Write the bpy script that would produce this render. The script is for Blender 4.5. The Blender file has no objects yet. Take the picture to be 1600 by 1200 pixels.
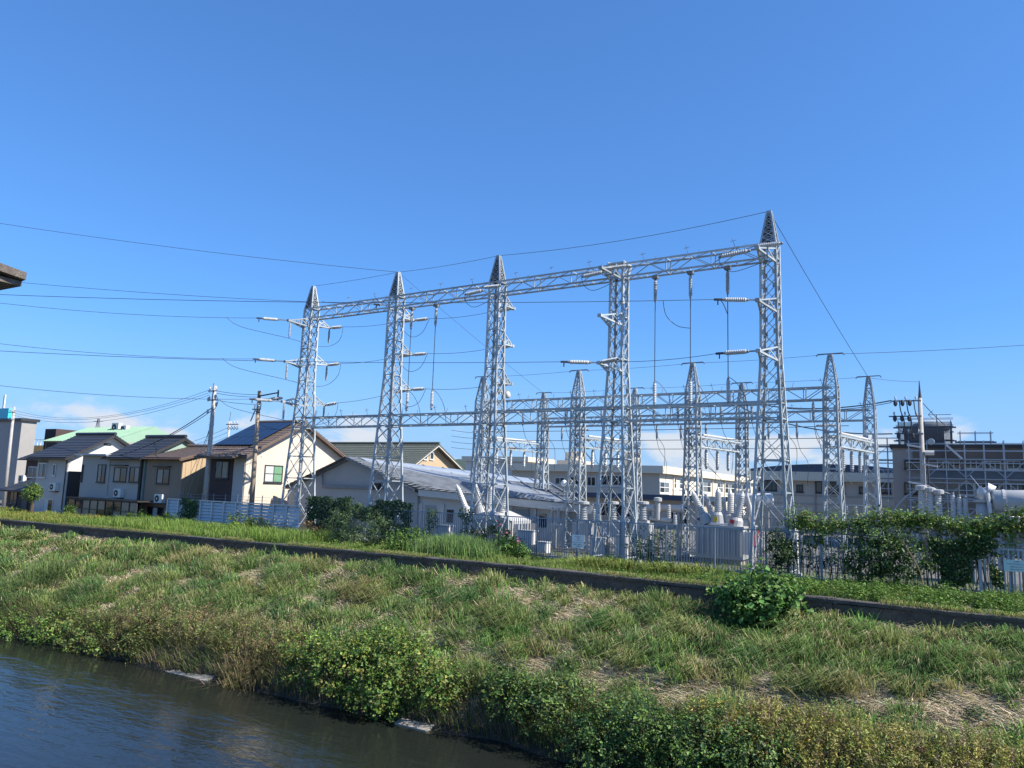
import bpy, math, random
import numpy as np
from mathutils import Matrix, Vector
random.seed(7); rng = np.random.default_rng(7)
S = bpy.context.scene
COL = S.collection

# ------------------------------------------------------------------ camera
F_PX, CAM_H = 1186.0, 3.1
_U = np.array([290., -8600., 1186.]); _U /= np.linalg.norm(_U)
_F = np.array([0, 0, 1.]) - _U[2]*_U; _F /= np.linalg.norm(_F)
_R = np.cross(_U, _F); _R = -_R if _R[0] < 0 else _R
CM = np.stack([_R, _F, _U])
cam = bpy.data.cameras.new('camera'); cam.sensor_width = 36; cam.lens = 36*F_PX/1600
cam.clip_start = 0.1; cam.clip_end = 9000
co = bpy.data.objects.new('camera', cam); COL.objects.link(co)
a, b, c = CM[:, 0], -CM[:, 1], -CM[:, 2]
co.matrix_world = Matrix(((a[0], b[0], c[0], 0), (a[1], b[1], c[1], 0), (a[2], b[2], c[2], CAM_H), (0, 0, 0, 1)))
S.camera = co

# ------------------------------------------------------------------ sky, sun, exposure
SUN_AZ, SUN_EL = math.radians(-22), math.radians(43)      # azimuth counted from +X
w = bpy.data.worlds.new('World'); S.world = w; w.use_nodes = True
nt = w.node_tree; nt.nodes.clear()
def N(nt, t, **k):
    n = nt.nodes.new(t)
    for a_, b_ in k.items():
        if a_.startswith('i_'): n.inputs[a_[2:].replace('_', ' ')].default_value = b_
        elif a_.startswith('n_'): n.inputs[int(a_[2:])].default_value = b_
        else: setattr(n, a_, b_)
    return n
def L(nt, a_, b_): nt.links.new(a_, b_)
sky = N(nt, 'ShaderNodeTexSky', sky_type='NISHITA', sun_disc=False, sun_elevation=SUN_EL,
        sun_rotation=math.pi/2 - SUN_AZ, altitude=0, air_density=1.0, dust_density=0.1, ozone_density=5.0)
CLOUD_AT = (7.7, 5.1, 2.3)
tc = N(nt, 'ShaderNodeTexCoord')
sep = N(nt, 'ShaderNodeSeparateXYZ'); L(nt, tc.outputs['Generated'], sep.inputs[0])
mp = N(nt, 'ShaderNodeMapping'); mp.inputs['Scale'].default_value = (8, 8, 21); mp.inputs['Location'].default_value = CLOUD_AT
L(nt, tc.outputs['Generated'], mp.inputs[0])
cn = N(nt, 'ShaderNodeTexNoise', i_Scale=1.0, i_Detail=9.0, i_Roughness=0.58, i_Distortion=0.25); L(nt, mp.outputs[0], cn.inputs['Vector'])
band = N(nt, 'ShaderNodeMapRange', interpolation_type='SMOOTHSTEP'); band.inputs[1].default_value = 0.135; band.inputs[2].default_value = 0.06
L(nt, sep.outputs[2], band.inputs[0])
add = N(nt, 'ShaderNodeMath', operation='MULTIPLY_ADD'); add.inputs[1].default_value = 0.22; L(nt, band.outputs[0], add.inputs[0]); L(nt, cn.outputs[0], add.inputs[2])
th = N(nt, 'ShaderNodeMapRange', interpolation_type='SMOOTHSTEP'); th.inputs[1].default_value = 0.68; th.inputs[2].default_value = 0.84; th.inputs[4].default_value = 0.95
L(nt, add.outputs[0], th.inputs[0])
bg1 = N(nt, 'ShaderNodeBackground', i_Strength=0.108)
gm = N(nt, 'ShaderNodeGamma', i_Gamma=0.75); L(nt, sky.outputs[0], gm.inputs[0])
hs = N(nt, 'ShaderNodeMix', data_type='RGBA', blend_type='MULTIPLY'); hs.inputs[0].default_value = 1.0; hs.inputs[7].default_value = (.50, .895, 1.39, 1)
L(nt, gm.outputs[0], hs.inputs[6])
mixc = N(nt, 'ShaderNodeMix', data_type='RGBA'); mixc.inputs[7].default_value = (3.5, 3.75, 4.1, 1)
mk = N(nt, 'ShaderNodeMath', operation='MULTIPLY'); L(nt, th.outputs[0], mk.inputs[0]); L(nt, band.outputs[0], mk.inputs[1]); L(nt, mk.outputs[0], mixc.inputs[0]); hz = N(nt, 'ShaderNodeMapRange', interpolation_type='SMOOTHSTEP'); hz.inputs[1].default_value = 0.22; hz.inputs[2].default_value = -0.02; hz.inputs[4].default_value = 0.85; L(nt, sep.outputs[2], hz.inputs[0])
hm = N(nt, 'ShaderNodeMix', data_type='RGBA'); hm.inputs[7].default_value = (1.70, 2.66, 4.2, 1); L(nt, hz.outputs[0], hm.inputs[0]); L(nt, hs.outputs[2], hm.inputs[6])      # pale air near the horizon, all round
L(nt, hm.outputs[2], mixc.inputs[6]); L(nt, mixc.outputs[2], bg1.inputs[0])
wo = N(nt, 'ShaderNodeOutputWorld'); L(nt, bg1.outputs[0], wo.inputs[0])

sd = Vector((math.cos(SUN_AZ)*math.cos(SUN_EL), math.sin(SUN_AZ)*math.cos(SUN_EL), math.sin(SUN_EL)))
sl = bpy.data.lights.new('sun', 'SUN'); sl.energy = 4.2; sl.angle = math.radians(0.53); sl.color = (1.0, 0.94, 0.84)
so = bpy.data.objects.new('sun', sl); COL.objects.link(so); so.rotation_euler = sd.to_track_quat('Z', 'Y').to_euler(); so.location = (60, 0, 60)
S.view_settings.view_transform = 'Standard'; S.view_settings.look = 'None'
S.view_settings.exposure = 1.0; S.view_settings.gamma = 1.0; S.view_settings.use_curve_mapping = False
S.cycles.max_bounces = 6; S.cycles.diffuse_bounces = 2; S.cycles.glossy_bounces = 3; S.cycles.transparent_max_bounces = 8

# ------------------------------------------------------------------ site frame: u along the river (to the right), v inland, z up
ANG = math.radians(-29.2); CA, SA = math.cos(ANG), math.sin(ANG)
OY = 30.73
D3 = np.array([CA, SA, 0]); E3 = np.array([-SA, CA, 0]); O3 = np.array([0, OY, 0]); C3 = np.array([0, 0, CAM_H])
def Wd(p): p = np.asarray(p, float); return O3 + p[0]*D3 + p[1]*E3 + np.array([0, 0, p[2]])
def P(px, py, v=None, u=None, z=None, Y=None):
    """site point seen in that direction on the plane v=, u=, z= or at depth Y="""
    r = CM @ np.array([px-800., py-600., F_PX])
    if v is not None: t = (v-(C3-O3)@E3)/(r@E3)
    elif u is not None: t = (u-(C3-O3)@D3)/(r@D3)
    elif z is not None: t = (z-CAM_H)/r[2]
    else: t = Y/r[1]
    q = C3+t*r-O3
    return np.array([q@D3, q@E3, C3[2]+t*r[2]])
A = np.array

# ------------------------------------------------------------------ materials
MATS = {}
def mat(name, col, rough=0.7, metal=0.0, noise=0.0, scale=3.0, bump=0.0, bscale=20.0, col2=None, spec=0.5, stretch=None, sharp=False, vcol=False, transl=0.0):
    m = bpy.data.materials.new(name); m.use_nodes = True; t = m.node_tree; bs = t.nodes['Principled BSDF']
    bs.inputs['Base Color'].default_value = (*col, 1); bs.inputs['Roughness'].default_value = rough
    bs.inputs['Metallic'].default_value = metal; bs.inputs['Specular IOR Level'].default_value = spec
    g = N(t, 'ShaderNodeTexCoord'); vec = g.outputs['Object']
    if stretch:
        mm = N(t, 'ShaderNodeMapping'); mm.inputs['Scale'].default_value = stretch; L(t, vec, mm.inputs[0]); vec = mm.outputs[0]
    if noise > 0 or col2:
        n1 = N(t, 'ShaderNodeTexNoise', i_Scale=scale, i_Detail=6.0, i_Roughness=0.65); L(t, vec, n1.inputs['Vector'])
        mr = N(t, 'ShaderNodeMapRange'); mr.inputs[1].default_value = 0.45 if sharp else 0.3; mr.inputs[2].default_value = 0.58 if sharp else 0.7
        L(t, n1.outputs[0], mr.inputs[0])
        mx = N(t, 'ShaderNodeMix', data_type='RGBA')
        c2 = col2 or tuple(x*(1-noise) for x in col)
        mx.inputs[6].default_value = (*col, 1); mx.inputs[7].default_value = (*c2, 1)
        L(t, mr.outputs[0], mx.inputs[0]); L(t, mx.outputs[2], bs.inputs['Base Color'])
    if vcol:
        at = N(t, 'ShaderNodeAttribute', attribute_name='Col'); L(t, at.outputs['Color'], bs.inputs['Base Color'])
        if transl > 0:
            tr = N(t, 'ShaderNodeBsdfTranslucent'); L(t, at.outputs['Color'], tr.inputs[0])
            ms = N(t, 'ShaderNodeMixShader'); ms.inputs[0].default_value = transl
            L(t, bs.outputs[0], ms.inputs[1]); L(t, tr.outputs[0], ms.inputs[2]); L(t, ms.outputs[0], t.nodes['Material Output'].inputs[0])
    if bump > 0:
        n2 = N(t, 'ShaderNodeTexNoise', i_Scale=bscale, i_Detail=5.0); L(t, vec, n2.inputs['Vector'])
        bp = N(t, 'ShaderNodeBump', i_Strength=bump, i_Distance=0.05); L(t, n2.outputs[0], bp.inputs['Height']); L(t, bp.outputs[0], bs.inputs['Normal'])
    MATS[name] = m; return m
mat('steel', (.48, .525, .54), .5, .12, col2=(.34, .375, .39), scale=2.2)
mat('steel_old', (.25, .28, .31), .55, .3, col2=(.17, .18, .19), scale=5)
for nm_ in ('steel', 'steel_old', 'scaffold', 'fence_bar', 'station_wall', 'louvre') if False else ('steel',):
    t = MATS[nm_].node_tree; oi = N(t, 'ShaderNodeObjectInfo'); mr = N(t, 'ShaderNodeMapRange'); mr.inputs[3].default_value = .68; mr.inputs[4].default_value = 1.12; L(t, oi.outputs['Random'], mr.inputs[0]); bs = t.nodes['Principled BSDF']; old = bs.inputs['Base Color'].links[0].from_socket
    vm = N(t, 'ShaderNodeVectorMath', operation='SCALE'); L(t, old, vm.inputs[0]); L(t, mr.outputs[0], vm.inputs['Scale']); L(t, vm.outputs[0], bs.inputs['Base Color'])
mat('net', (.035, .035, .038), .8)
mat('porcelain', (.52, .53, .53), .25, 0, noise=.15, scale=5)
mat('porcelain_grey', (.36, .39, .41), .3, 0, noise=.2, scale=4)
mat('wire', (.035, .04, .05), .6)
mat('wire_light', (.30, .33, .36), .5, .3)
mat('equip', (.42, .425, .42), .45, .0, noise=.15, scale=2.5, bump=.05)
mat('equip_white', (.60, .59, .57), .4, 0, noise=.12, scale=3)
mat('red', (.55, .03, .04), .5); mat('yellow', (.75, .5, .03), .5); mat('black', (.02, .02, .022), .6)
mat('white', (.78, .78, .76), .6, noise=.1, scale=2)
mat('wall_concrete', (.125, .105, .088), .95, col2=(.055, .048, .042), scale=2.6, bump=1.0, bscale=10)
mat('coping', (.115, .105, .095), .95, col2=(.05, .046, .042), scale=2.4, bump=1.0, bscale=16)
mat('slab', (.36, .33, .28), .9, col2=(.24, .22, .18), scale=1.8, bump=.4, bscale=12)
mat('pole', (.44, .42, .39), .85, col2=(.33, .31, .285), scale=2.5, bump=.2)
mat('pole_brown', (.36, .285, .21), .85, col2=(.27, .21, .155), scale=2.5, bump=.2)
mat('soil', (.40, .32, .21), 1, col2=(.20, .175, .095), scale=1.3, bump=.8, bscale=6)
mat('yard', (.15, .145, .135), 1, col2=(.10, .095, .085), scale=.7, bump=.5, bscale=9)
mat('forest_far', (.035, .065, .045), 1, col2=(.025, .045, .035), scale=.02)
mat('mud', (.12, .105, .08), .8, col2=(.07, .06, .045), scale=1.5, bump=.5)
mat('grey_wall', (.52, .48, .44), .85, noise=.12, scale=.8, bump=.08)
mat('grey_wall_dark', (.42, .385, .35), .85, noise=.12, scale=.8, bump=.08)
mat('wall_shadow', (.035, .038, .042), .7)  # shadow tone painted over the lower side wall of the grey house
mat('block_grey', (.33, .315, .30), .9, noise=.15, scale=.6, bump=.1)
mat('white_wall', (.64, .62, .58), .85, noise=.06, scale=.8)
mat('brown_wall', (.29, .21, .15), .85, noise=.12, scale=1, bump=.1)
mat('tan_siding', (.47, .35, .22), .75, noise=.08, scale=1)
mat('green_siding', (.30, .40, .33), .75, noise=.08, scale=1)
mat('cream', (.60, .52, .42), .85, noise=.07, scale=1.5, bump=.15, bscale=9)
mat('maroon', (.075, .045, .042), .8, noise=.15, scale=1)
mat('tile_dark', (.045, .048, .055), .38, noise=.3, scale=3)
mat('tile_brown', (.18, .135, .11), .55, noise=.35, scale=4)
mat('tile_green', (.125, .135, .105), .55, noise=.3, scale=3)
mat('tile_grey', (.30, .325, .35), .5, col2=(.155, .165, .18), scale=2.5, stretch=(.5, 2.5, 2.5))
mat('roof_metal', (.40, .44, .48), .4, .2, noise=.2, scale=1)
mat('mint', (.27, .42, .30), .6, noise=.08, scale=.8)
mat('solar', (.008, .012, .03), .12)
mat('trim_dark', (.035, .03, .027), .6)
mat('trim_brown', (.15, .095, .07), .7, noise=.2)
mat('trim_white', (.66, .63, .58), .7, noise=.12)
mat('glass', (.02, .025, .03), .06, spec=.7)
mat('glass_pale', (.20, .215, .21), .15, spec=.6, noise=.4, scale=1.2)
mat('curtain', (.55, .58, .56), .5, noise=.25, scale=3, stretch=(9, 9, 1))
mat('curtain_green', (.16, .33, .19), .6, noise=.3, scale=3, stretch=(9, 9, 1))
mat('aluminium', (.5, .5, .5), .4, .5)
mat('frame_dark', (.03, .03, .032), .5)
mat('ac', (.66, .65, .60), .5, noise=.1)
mat('louvre', (.50, .53, .56), .45, .25, noise=.15, scale=1.5)
mat('louvre_dark', (.16, .20, .26), .5, .2)
mat('fence_bar', (.22, .27, .33), .45, .3)
mat('fence_white', (.36, .39, .42), .5)
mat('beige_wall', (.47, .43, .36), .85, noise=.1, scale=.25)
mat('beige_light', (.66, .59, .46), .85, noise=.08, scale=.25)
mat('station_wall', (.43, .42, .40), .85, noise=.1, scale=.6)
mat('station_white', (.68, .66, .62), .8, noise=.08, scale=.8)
mat('navy_roof', (.04, .065, .11), .5, noise=.2)
mat('brown_block', (.34, .31, .28), .9, noise=.15, scale=.4)
mat('scaffold', (.36, .41, .46), .5, .4)
mat('sheet_grey', (.20, .235, .27), .7, noise=.15, scale=.3)
mat('sheet_brown', (.15, .125, .11), .85, noise=.15, scale=.4)
mat('mesh_sheet', (.10, .105, .11), .9)
mat('turquoise', (.05, .50, .62), .5)
mat('orange', (.62, .33, .10), .7)
mat('sign_white', (.72, .76, .75), .5)
mat('sign_mint', (.50, .66, .62), .5)
mat('ink', (.03, .04, .10), .6); mat('ink_red', (.5, .03, .05), .6)
mat('bark', (.10, .075, .05), .95, noise=.4, scale=6, bump=.4)
mat('twig', (.22, .15, .08), .9, noise=.3, scale=6)
mat('eave', (.20, .17, .135), .85, col2=(.11, .085, .07), scale=5, bump=.5, bscale=25)
mat('pink', (.60, .12, .20), .6)
mat('leaf', (.1, .2, .05), .5, vcol=True, transl=.25, spec=.35)
mat('grass', (.1, .2, .05), .65, vcol=True, transl=.3, spec=.2)
mat('straw', (.5, .4, .25), .7, vcol=True, spec=.25)
t = MATS['soil'].node_tree; g = N(t, 'ShaderNodeTexCoord'); sp = N(t, 'ShaderNodeSeparateXYZ'); L(t, g.outputs['Object'], sp.inputs[0])   # wet silt near the water line
mr = N(t, 'ShaderNodeMapRange'); mr.inputs[1].default_value = -3.2; mr.inputs[2].default_value = -3.9; L(t, sp.outputs[2], mr.inputs[0])
mx = N(t, 'ShaderNodeMix', data_type='RGBA'); mx.inputs[7].default_value = (.035, .03, .022, 1); bs = t.nodes['Principled BSDF']; old = bs.inputs['Base Color'].links[0].from_socket
L(t, mr.outputs[0], mx.inputs[0]); L(t, old, mx.inputs[6]); L(t, mx.outputs[2], bs.inputs['Base Color'])
# river water
m = bpy.data.materials.new('water'); m.use_nodes = True; t = m.node_tree; bs = t.nodes['Principled BSDF']; MATS['water'] = m
bs.inputs['Base Color'].default_value = (.014, .017, .014, 1); bs.inputs['Roughness'].default_value = .07; bs.inputs['IOR'].default_value = 1.333
g = N(t, 'ShaderNodeTexCoord'); prev = None
for sc, st, dist in (((.35, 1.1, 1), .4, .07), ((1.3, 3.4, 1), .45, .03), ((5, 9, 1), .45, .010)):
    mm = N(t, 'ShaderNodeMapping'); mm.inputs['Scale'].default_value = sc; mm.inputs['Rotation'].default_value = (0, 0, .3); L(t, g.outputs['Object'], mm.inputs[0])
    nn = N(t, 'ShaderNodeTexNoise', i_Scale=1.0, i_Detail=3.0, i_Distortion=.6); L(t, mm.outputs[0], nn.inputs['Vector'])
    bp = N(t, 'ShaderNodeBump', i_Strength=st, i_Distance=dist); L(t, nn.outputs[0], bp.inputs['Height'])
    if prev: L(t, prev.outputs[0], bp.inputs['Normal'])
    prev = bp
L(t, prev.outputs[0], bs.inputs['Normal'])

# ------------------------------------------------------------------ mesh helpers (all in site coordinates u,v,z)
FR = {}; RT = {}                                                  # object -> origin of its thing in site coordinates
class MB:
    def __init__(s): s.v = []; s.f = []
    def add(s, vs, fs):
        n = len(s.v); s.v += [tuple(map(float, q)) for q in vs]; s.f += [tuple(i+n for i in f) for f in fs]; return s
    def box(s, lo, hi):
        x0, y0, z0 = lo; x1, y1, z1 = hi
        return s.add([(x0, y0, z0), (x1, y0, z0), (x1, y1, z0), (x0, y1, z0), (x0, y0, z1), (x1, y0, z1), (x1, y1, z1), (x0, y1, z1)],
                     [(0, 3, 2, 1), (4, 5, 6, 7), (0, 1, 5, 4), (1, 2, 6, 5), (2, 3, 7, 6), (3, 0, 4, 7)])
    def bar(s, p, q, wd, ht=None, up=(0, 0, 1)):
        p, q = A(p, float), A(q, float); ht = ht or wd; dd = q-p; ln = np.linalg.norm(dd)
        if ln < 1e-6: return s
        dd /= ln; up = A(up, float)
        if abs(dd@up) > .97: up = A((0, 1, 0.)) if abs(dd[1]) < .9 else A((1., 0, 0))
        x = np.cross(dd, up); x /= np.linalg.norm(x); y = np.cross(x, dd)
        o = [x*wd/2*i+y*ht/2*j for i, j in ((-1, -1), (1, -1), (1, 1), (-1, 1))]
        return s.add([p+k for k in o]+[q+k for k in o], [(0, 1, 2, 3), (7, 6, 5, 4), (0, 4, 5, 1), (1, 5, 6, 2), (2, 6, 7, 3), (3, 7, 4, 0)])
    def angle(s, p, q, wd, th=None):                      # L-section steel
        th = th or wd*.22; p, q = A(p, float), A(q, float)
        s.bar(p+A((0, wd/2, 0)), q+A((0, wd/2, 0)), th, wd, (0, 1, 0)) if False else None
        return s.bar(p, q, wd, wd)
    def tube(s, pts, r, n=8, cap=True):
        pts = [A(p, float) for p in pts]; m = len(pts); rs = r if hasattr(r, '__len__') else [r]*m
        vs = []; ref = None
        for i in range(m):
            dd = pts[min(i+1, m-1)]-pts[max(i-1, 0)]; dd /= max(np.linalg.norm(dd), 1e-9)
            if ref is None or abs(ref@dd) > .95: ref = A((0, 0, 1.)) if abs(dd[2]) < .9 else A((1., 0, 0))
            x = np.cross(dd, ref); x /= np.linalg.norm(x); y = np.cross(dd, x); 
            for k in range(n):
                an = 2*math.pi*k/n; vs.append(pts[i]+rs[i]*(math.cos(an)*x+math.sin(an)*y))
        fs = [(i*n+k, i*n+(k+1) % n, (i+1)*n+(k+1) % n, (i+1)*n+k) for i in range(m-1) for k in range(n)]
        if cap: fs += [tuple(range(n)), tuple(reversed(range((m-1)*n, m*n)))]
        return s.add(vs, fs)
    def lathe(s, p, q, prof, n=12):                       # prof: (t 0..1 along p->q, radius)
        p, q = A(p, float), A(q, float)
        return s.tube([p+(q-p)*t+(q-p)*1e-7*i for i, (t, _) in enumerate(prof)], [r for _, r in prof], n) if False else s._lathe(p, q, prof, n)
    def _lathe(s, p, q, prof, n):
        dd = q-p; dd = dd/np.linalg.norm(dd); ref = A((0, 0, 1.)) if abs(dd[2]) < .9 else A((1., 0, 0))
        x = np.cross(dd, ref); x /= np.linalg.norm(x); y = np.cross(dd, x); vs = []
        for tt, r in prof:
            for k in range(n):
                an = 2*math.pi*k/n; vs.append(p+(q-p)*tt+r*(math.cos(an)*x+math.sin(an)*y))
        m = len(prof)
        fs = [(i*n+k, i*n+(k+1) % n, (i+1)*n+(k+1) % n, (i+1)*n+k) for i in range(m-1) for k in range(n)]
        fs += [tuple(range(n)), tuple(reversed(range((m-1)*n, m*n)))]
        return s.add(vs, fs)
    def prism(s, poly, off):                              # polygon of 3D points extruded by a vector
        n = len(poly); off = A(off, float); poly = [A(p, float) for p in poly]
        return s.add(poly+[p+off for p in poly], [tuple(range(n)), tuple(reversed(range(n, 2*n)))]+[(i, i+n, (i+1) % n+n, (i+1) % n) for i in range(n)])
    def build(s, name, material, parent=None, smooth=False, origin=None, label=None, cat=None, group=None, kind=None, local=False):
        me = bpy.data.meshes.new(name)
        o3 = FR[parent] if parent is not None else A(origin if origin is not None else np.mean(A(s.v), 0)*A((1, 1, 0)), float)
        vs = A(s.v, float) if local else A(s.v, float)-o3
        if not local and parent is not None and RT.get(parent): c_, s_ = math.cos(-RT[parent]), math.sin(-RT[parent]); vs = vs@A([[c_, s_, 0], [-s_, c_, 0], [0, 0, 1]])
        me.from_pydata(vs.tolist(), [], s.f); me.validate()
        import bmesh as _b
        bm = _b.new(); bm.from_mesh(me); _b.ops.recalc_face_normals(bm, faces=bm.faces); bm.to_mesh(me); bm.free()
        if smooth: me.polygons.foreach_set('use_smooth', [True]*len(me.polygons))
        me.materials.append(MATS[material]); me.update()
        return link(name, me, parent, o3, label, cat, group, kind)
def link(name, me, parent, o3, label=None, cat=None, group=None, kind=None):
    ob = bpy.data.objects.new(name, me); COL.objects.link(ob); FR[ob] = o3
    if parent is not None: ob.parent = parent; RT[ob] = RT.get(parent, 0)
    else: ob.location = Wd(o3); ob.rotation_euler = (0, 0, ANG)
    tag(ob, label, cat, group, kind); return ob
def tag(ob, label=None, cat=None, group=None, kind=None):
    if label: ob['label'] = label
    if cat: ob['category'] = cat
    if group: ob['group'] = group
    if kind: ob['kind'] = kind
    return ob
def thing(name, label, cat, at, group=None, rot=0.0):
    ob = bpy.data.objects.new(name, None); COL.objects.link(ob); at = A(at, float)
    ob.empty_display_size = .3; ob.location = Wd(at); ob.rotation_euler = (0, 0, ANG+rot); FR[ob] = at; RT[ob] = rot
    return tag(ob, label, cat, group)
def share(src, parent, loc=None, rz=None):
    ob = src.copy(); COL.objects.link(ob); ob.parent = parent; FR[ob] = FR[parent]
    if loc is not None: ob.location = loc
    if rz is not None: ob.rotation_euler = (0, 0, rz)
    for k in ('label', 'category', 'group', 'kind'):
        if k in ob: del ob[k]
    return ob
def copy_tree(src, at, label, group=None, rot=None):
    ob = src.copy(); COL.objects.link(ob); ob.location = Wd(at); FR[ob] = A(at, float); RT[ob] = RT.get(src, 0); ob['label'] = label
    if group: ob['group'] = group
    if rot is not None: ob.rotation_euler = (0, 0, ANG+rot)
    def rec(s_, d_):
        for ch in list(s_.children):
            c_ = ch.copy(); COL.objects.link(c_); c_.parent = d_; FR[c_] = FR[ob]; RT[c_] = RT[ob]; rec(ch, c_)
    rec(src, ob); return ob
def npmesh(name, V, Fq, material, parent=None, origin=(0, 0, 0), col=None, tri=False, **kw):
    """fast mesh: V (n,3) site coordinates, Fq (m,k) faces, col (n,3)"""
    V = np.asarray(V, np.float32); o3 = FR[parent] if parent is not None else A(origin, float)
    V = V-o3.astype(np.float32); k = Fq.shape[1]
    me = bpy.data.meshes.new(name); me.vertices.add(len(V)); me.vertices.foreach_set('co', V.ravel())
    me.loops.add(Fq.size); me.loops.foreach_set('vertex_index', Fq.ravel().astype(np.int32))
    me.polygons.add(len(Fq)); me.polygons.foreach_set('loop_start', np.arange(0, Fq.size, k, dtype=np.int32))
    me.update(calc_edges=True)
    if col is not None:
        ca = me.color_attributes.new('Col', 'FLOAT_COLOR', 'POINT')
        ca.data.foreach_set('color', np.concatenate([col, np.ones((len(col), 1))], 1).astype(np.float32).ravel())
    me.materials.append(MATS[material]); me.validate()
    return link(name, me, parent, o3, **kw)

# ------------------------------------------------------------------ noise and terrain
_H = np.random.default_rng(3).random((256, 256))
def vnoise(x, y):
    x = np.asarray(x, float); y = np.asarray(y, float); xi = np.floor(x).astype(int); yi = np.floor(y).astype(int); fx = x-xi; fy = y-yi
    fx = fx*fx*(3-2*fx); fy = fy*fy*(3-2*fy); h = lambda i, j: _H[i % 256, j % 256]
    return (h(xi, yi)*(1-fx)+h(xi+1, yi)*fx)*(1-fy)+(h(xi, yi+1)*(1-fx)+h(xi+1, yi+1)*fx)*fy
def fbm(x, y, o=3): return sum(vnoise(x*2**i+17*i, y*2**i+9*i)*.5**i for i in range(o))/sum(.5**i for i in range(o))
WATER_Z = -4.1
def bank_z(u, v):
    u = np.asarray(u, float); v = np.asarray(v, float)
    sh = (fbm(u*.25, 0*u+3.3)-.5)*1.3+np.clip((u-2)/12, 0, 1)*-.8
    z = np.interp(v-np.where(v < -5, sh*np.clip((-5-v)/1.5, 0, 1), 0), [-40, -11, -7.2, -6.1, -4.6, -3.9, 0], [-7, -5.6, -4.3, -3.25, -2.75, -2.25, -.68])
    z = z+.24*np.clip((8-u)/6, 0, 1)*np.clip((v+2.2)/2.2, 0, 1)
    return z+np.where(v > -7.5, (fbm(u*.9, v*.9)-.5)*.32*np.clip((-v)/.8, .15, 1), 0)

# ground sheet: yard, town and plain up to the horizon
mb = MB(); mb.add([(-4000, 1.6, 0), (4000, 1.6, 0), (4000, 6000, 0), (-4000, 6000, 0), (-4000, .1, -.02), (0, .1, -.02), (25, .1, -.35), (4000, .1, -.35), (0, 1.6, 0), (25, 1.6, 0)], [(0, 8, 9, 1, 2, 3), (4, 5, 8, 0), (5, 6, 9, 8), (6, 7, 1, 9)])
mb.build('ground', 'yard', origin=(0, 0, 0), kind='structure')
us = np.concatenate([np.linspace(-160, -50, 40)[:-1], np.arange(-50, 26, .28), np.linspace(26, 120, 40)]); vs_ = np.concatenate([np.arange(0.1, -9, -.28), [-10.5, -12.5, -16, -25, -40]])
UU, VV = np.meshgrid(us, vs_, indexing='ij'); ZZ = bank_z(UU, VV); nv = len(vs_)
idx = np.arange(UU.size).reshape(UU.shape)
Fq = np.stack([idx[:-1, :-1], idx[:-1, 1:], idx[1:, 1:], idx[1:, :-1]], -1).reshape(-1, 4)
bo = npmesh('river_bank', np.stack([UU, VV, ZZ], -1).reshape(-1, 3), Fq, 'soil', kind='structure')
bo.data.polygons.foreach_set('use_smooth', [True]*len(bo.data.polygons))
mb = MB(); mb.add([(-170, -6, WATER_Z), (-170, -70, WATER_Z), (130, -70, WATER_Z), (130, -6, WATER_Z)], [(0, 1, 2, 3)])
mb.build('river_water', 'water', origin=(0, 0, 0), kind='structure')
# far hills behind the town
hu = np.linspace(-4200, 4200, 160); prof = 12+60*fbm(hu*.0016+4, hu*0+1.5, 4)+np.clip((-900-hu)/1500, 0, 1)*130
hv = [2600, 2750, 2950, 3200, 3500]; hf = [0, .45, .8, 1, .7]
V = np.array([(x, y+80*math.sin(x*.004), pz*k*(.85+.3*vnoise(x*.01, y*.01))) for x, pz in zip(hu, prof) for y, k in zip(hv, hf)])
idx = np.arange(len(V)).reshape(160, 5); Fq = np.stack([idx[:-1, :-1], idx[1:, :-1], idx[1:, 1:], idx[:-1, 1:]], -1).reshape(-1, 4)
npmesh('hills', V, Fq, 'forest_far', kind='structure')

# ------------------------------------------------------------------ flood wall
fw = thing('flood_wall', 'long low dark concrete flood wall along the top of the river bank', 'wall', (0, 0, 0))
mb = MB(); mb.box((-.0, .0, -1.1), (5.965, .22, .0)); mb.box((5.9655, .03, -1.1), (6.0, .19, -.004)); pan = mb.build('wall_panel', 'wall_concrete', fw); pan.location = (-60, 0, 0)
for i in range(1, 16): share(pan, fw, (-60+6*i, 0, -.013*max(-57+6*i, 0)))
n = 500; cu = np.linspace(-60, 36, n); mb = MB(); vs = []
for i, x in enumerate(cu):
    j = lambda k: (vnoise(x*1.7+k*31, k*7.3)-.5)*.03
    wz = -.013*max(x, 0)
    vs += [(x, -.06+j(1), .003), (x, -.065+j(2), .10+j(3)), (x, -.04+j(4), .135+j(5)), (x, .27+j(6), .135+j(7)), (x, .30, .003)]; vs[-5:] = [(q_[0], q_[1], q_[2]+wz) for q_ in vs[-5:]]
mb.add(vs, [(i*5+k, (i+1)*5+k, (i+1)*5+(k+1) % 5, i*5+(k+1) % 5) for i in range(n-1) for k in range(5)])
mb.build('coping', 'coping', fw)
# broken revetment slabs at the water's edge
def slab(px, py, du, dv, th, tilt, label):
    p = P(px, py, z=WATER_Z+.12); mb = MB(); k = 0
    pts = [(-du/2, -dv/2), (du/2*.9, -dv/2*1.1), (du/2, dv/2*.9), (0, dv/2*1.05), (-du/2*1.05, dv/2)]
    mb.prism([p+A((x, y, tilt*y)) for x, y in pts], (0, 0, -th)); mb.build('concrete_slab', 'slab', label=label, cat='slab', origin=p*A((1, 1, 0)), group='broken slabs at the water edge')
slab(655, 1126, 1.25, .8, .30, .18, 'pale broken concrete slab below the big riverside bush')
slab(757, 1138, 1.2, .7, .25, .35, 'shaded grey concrete slab at the water right of the pale slab')
slab(300, 1050, 2.4, .45, .20, .45, 'long pale concrete slab at the water below the brown weeds')

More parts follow.
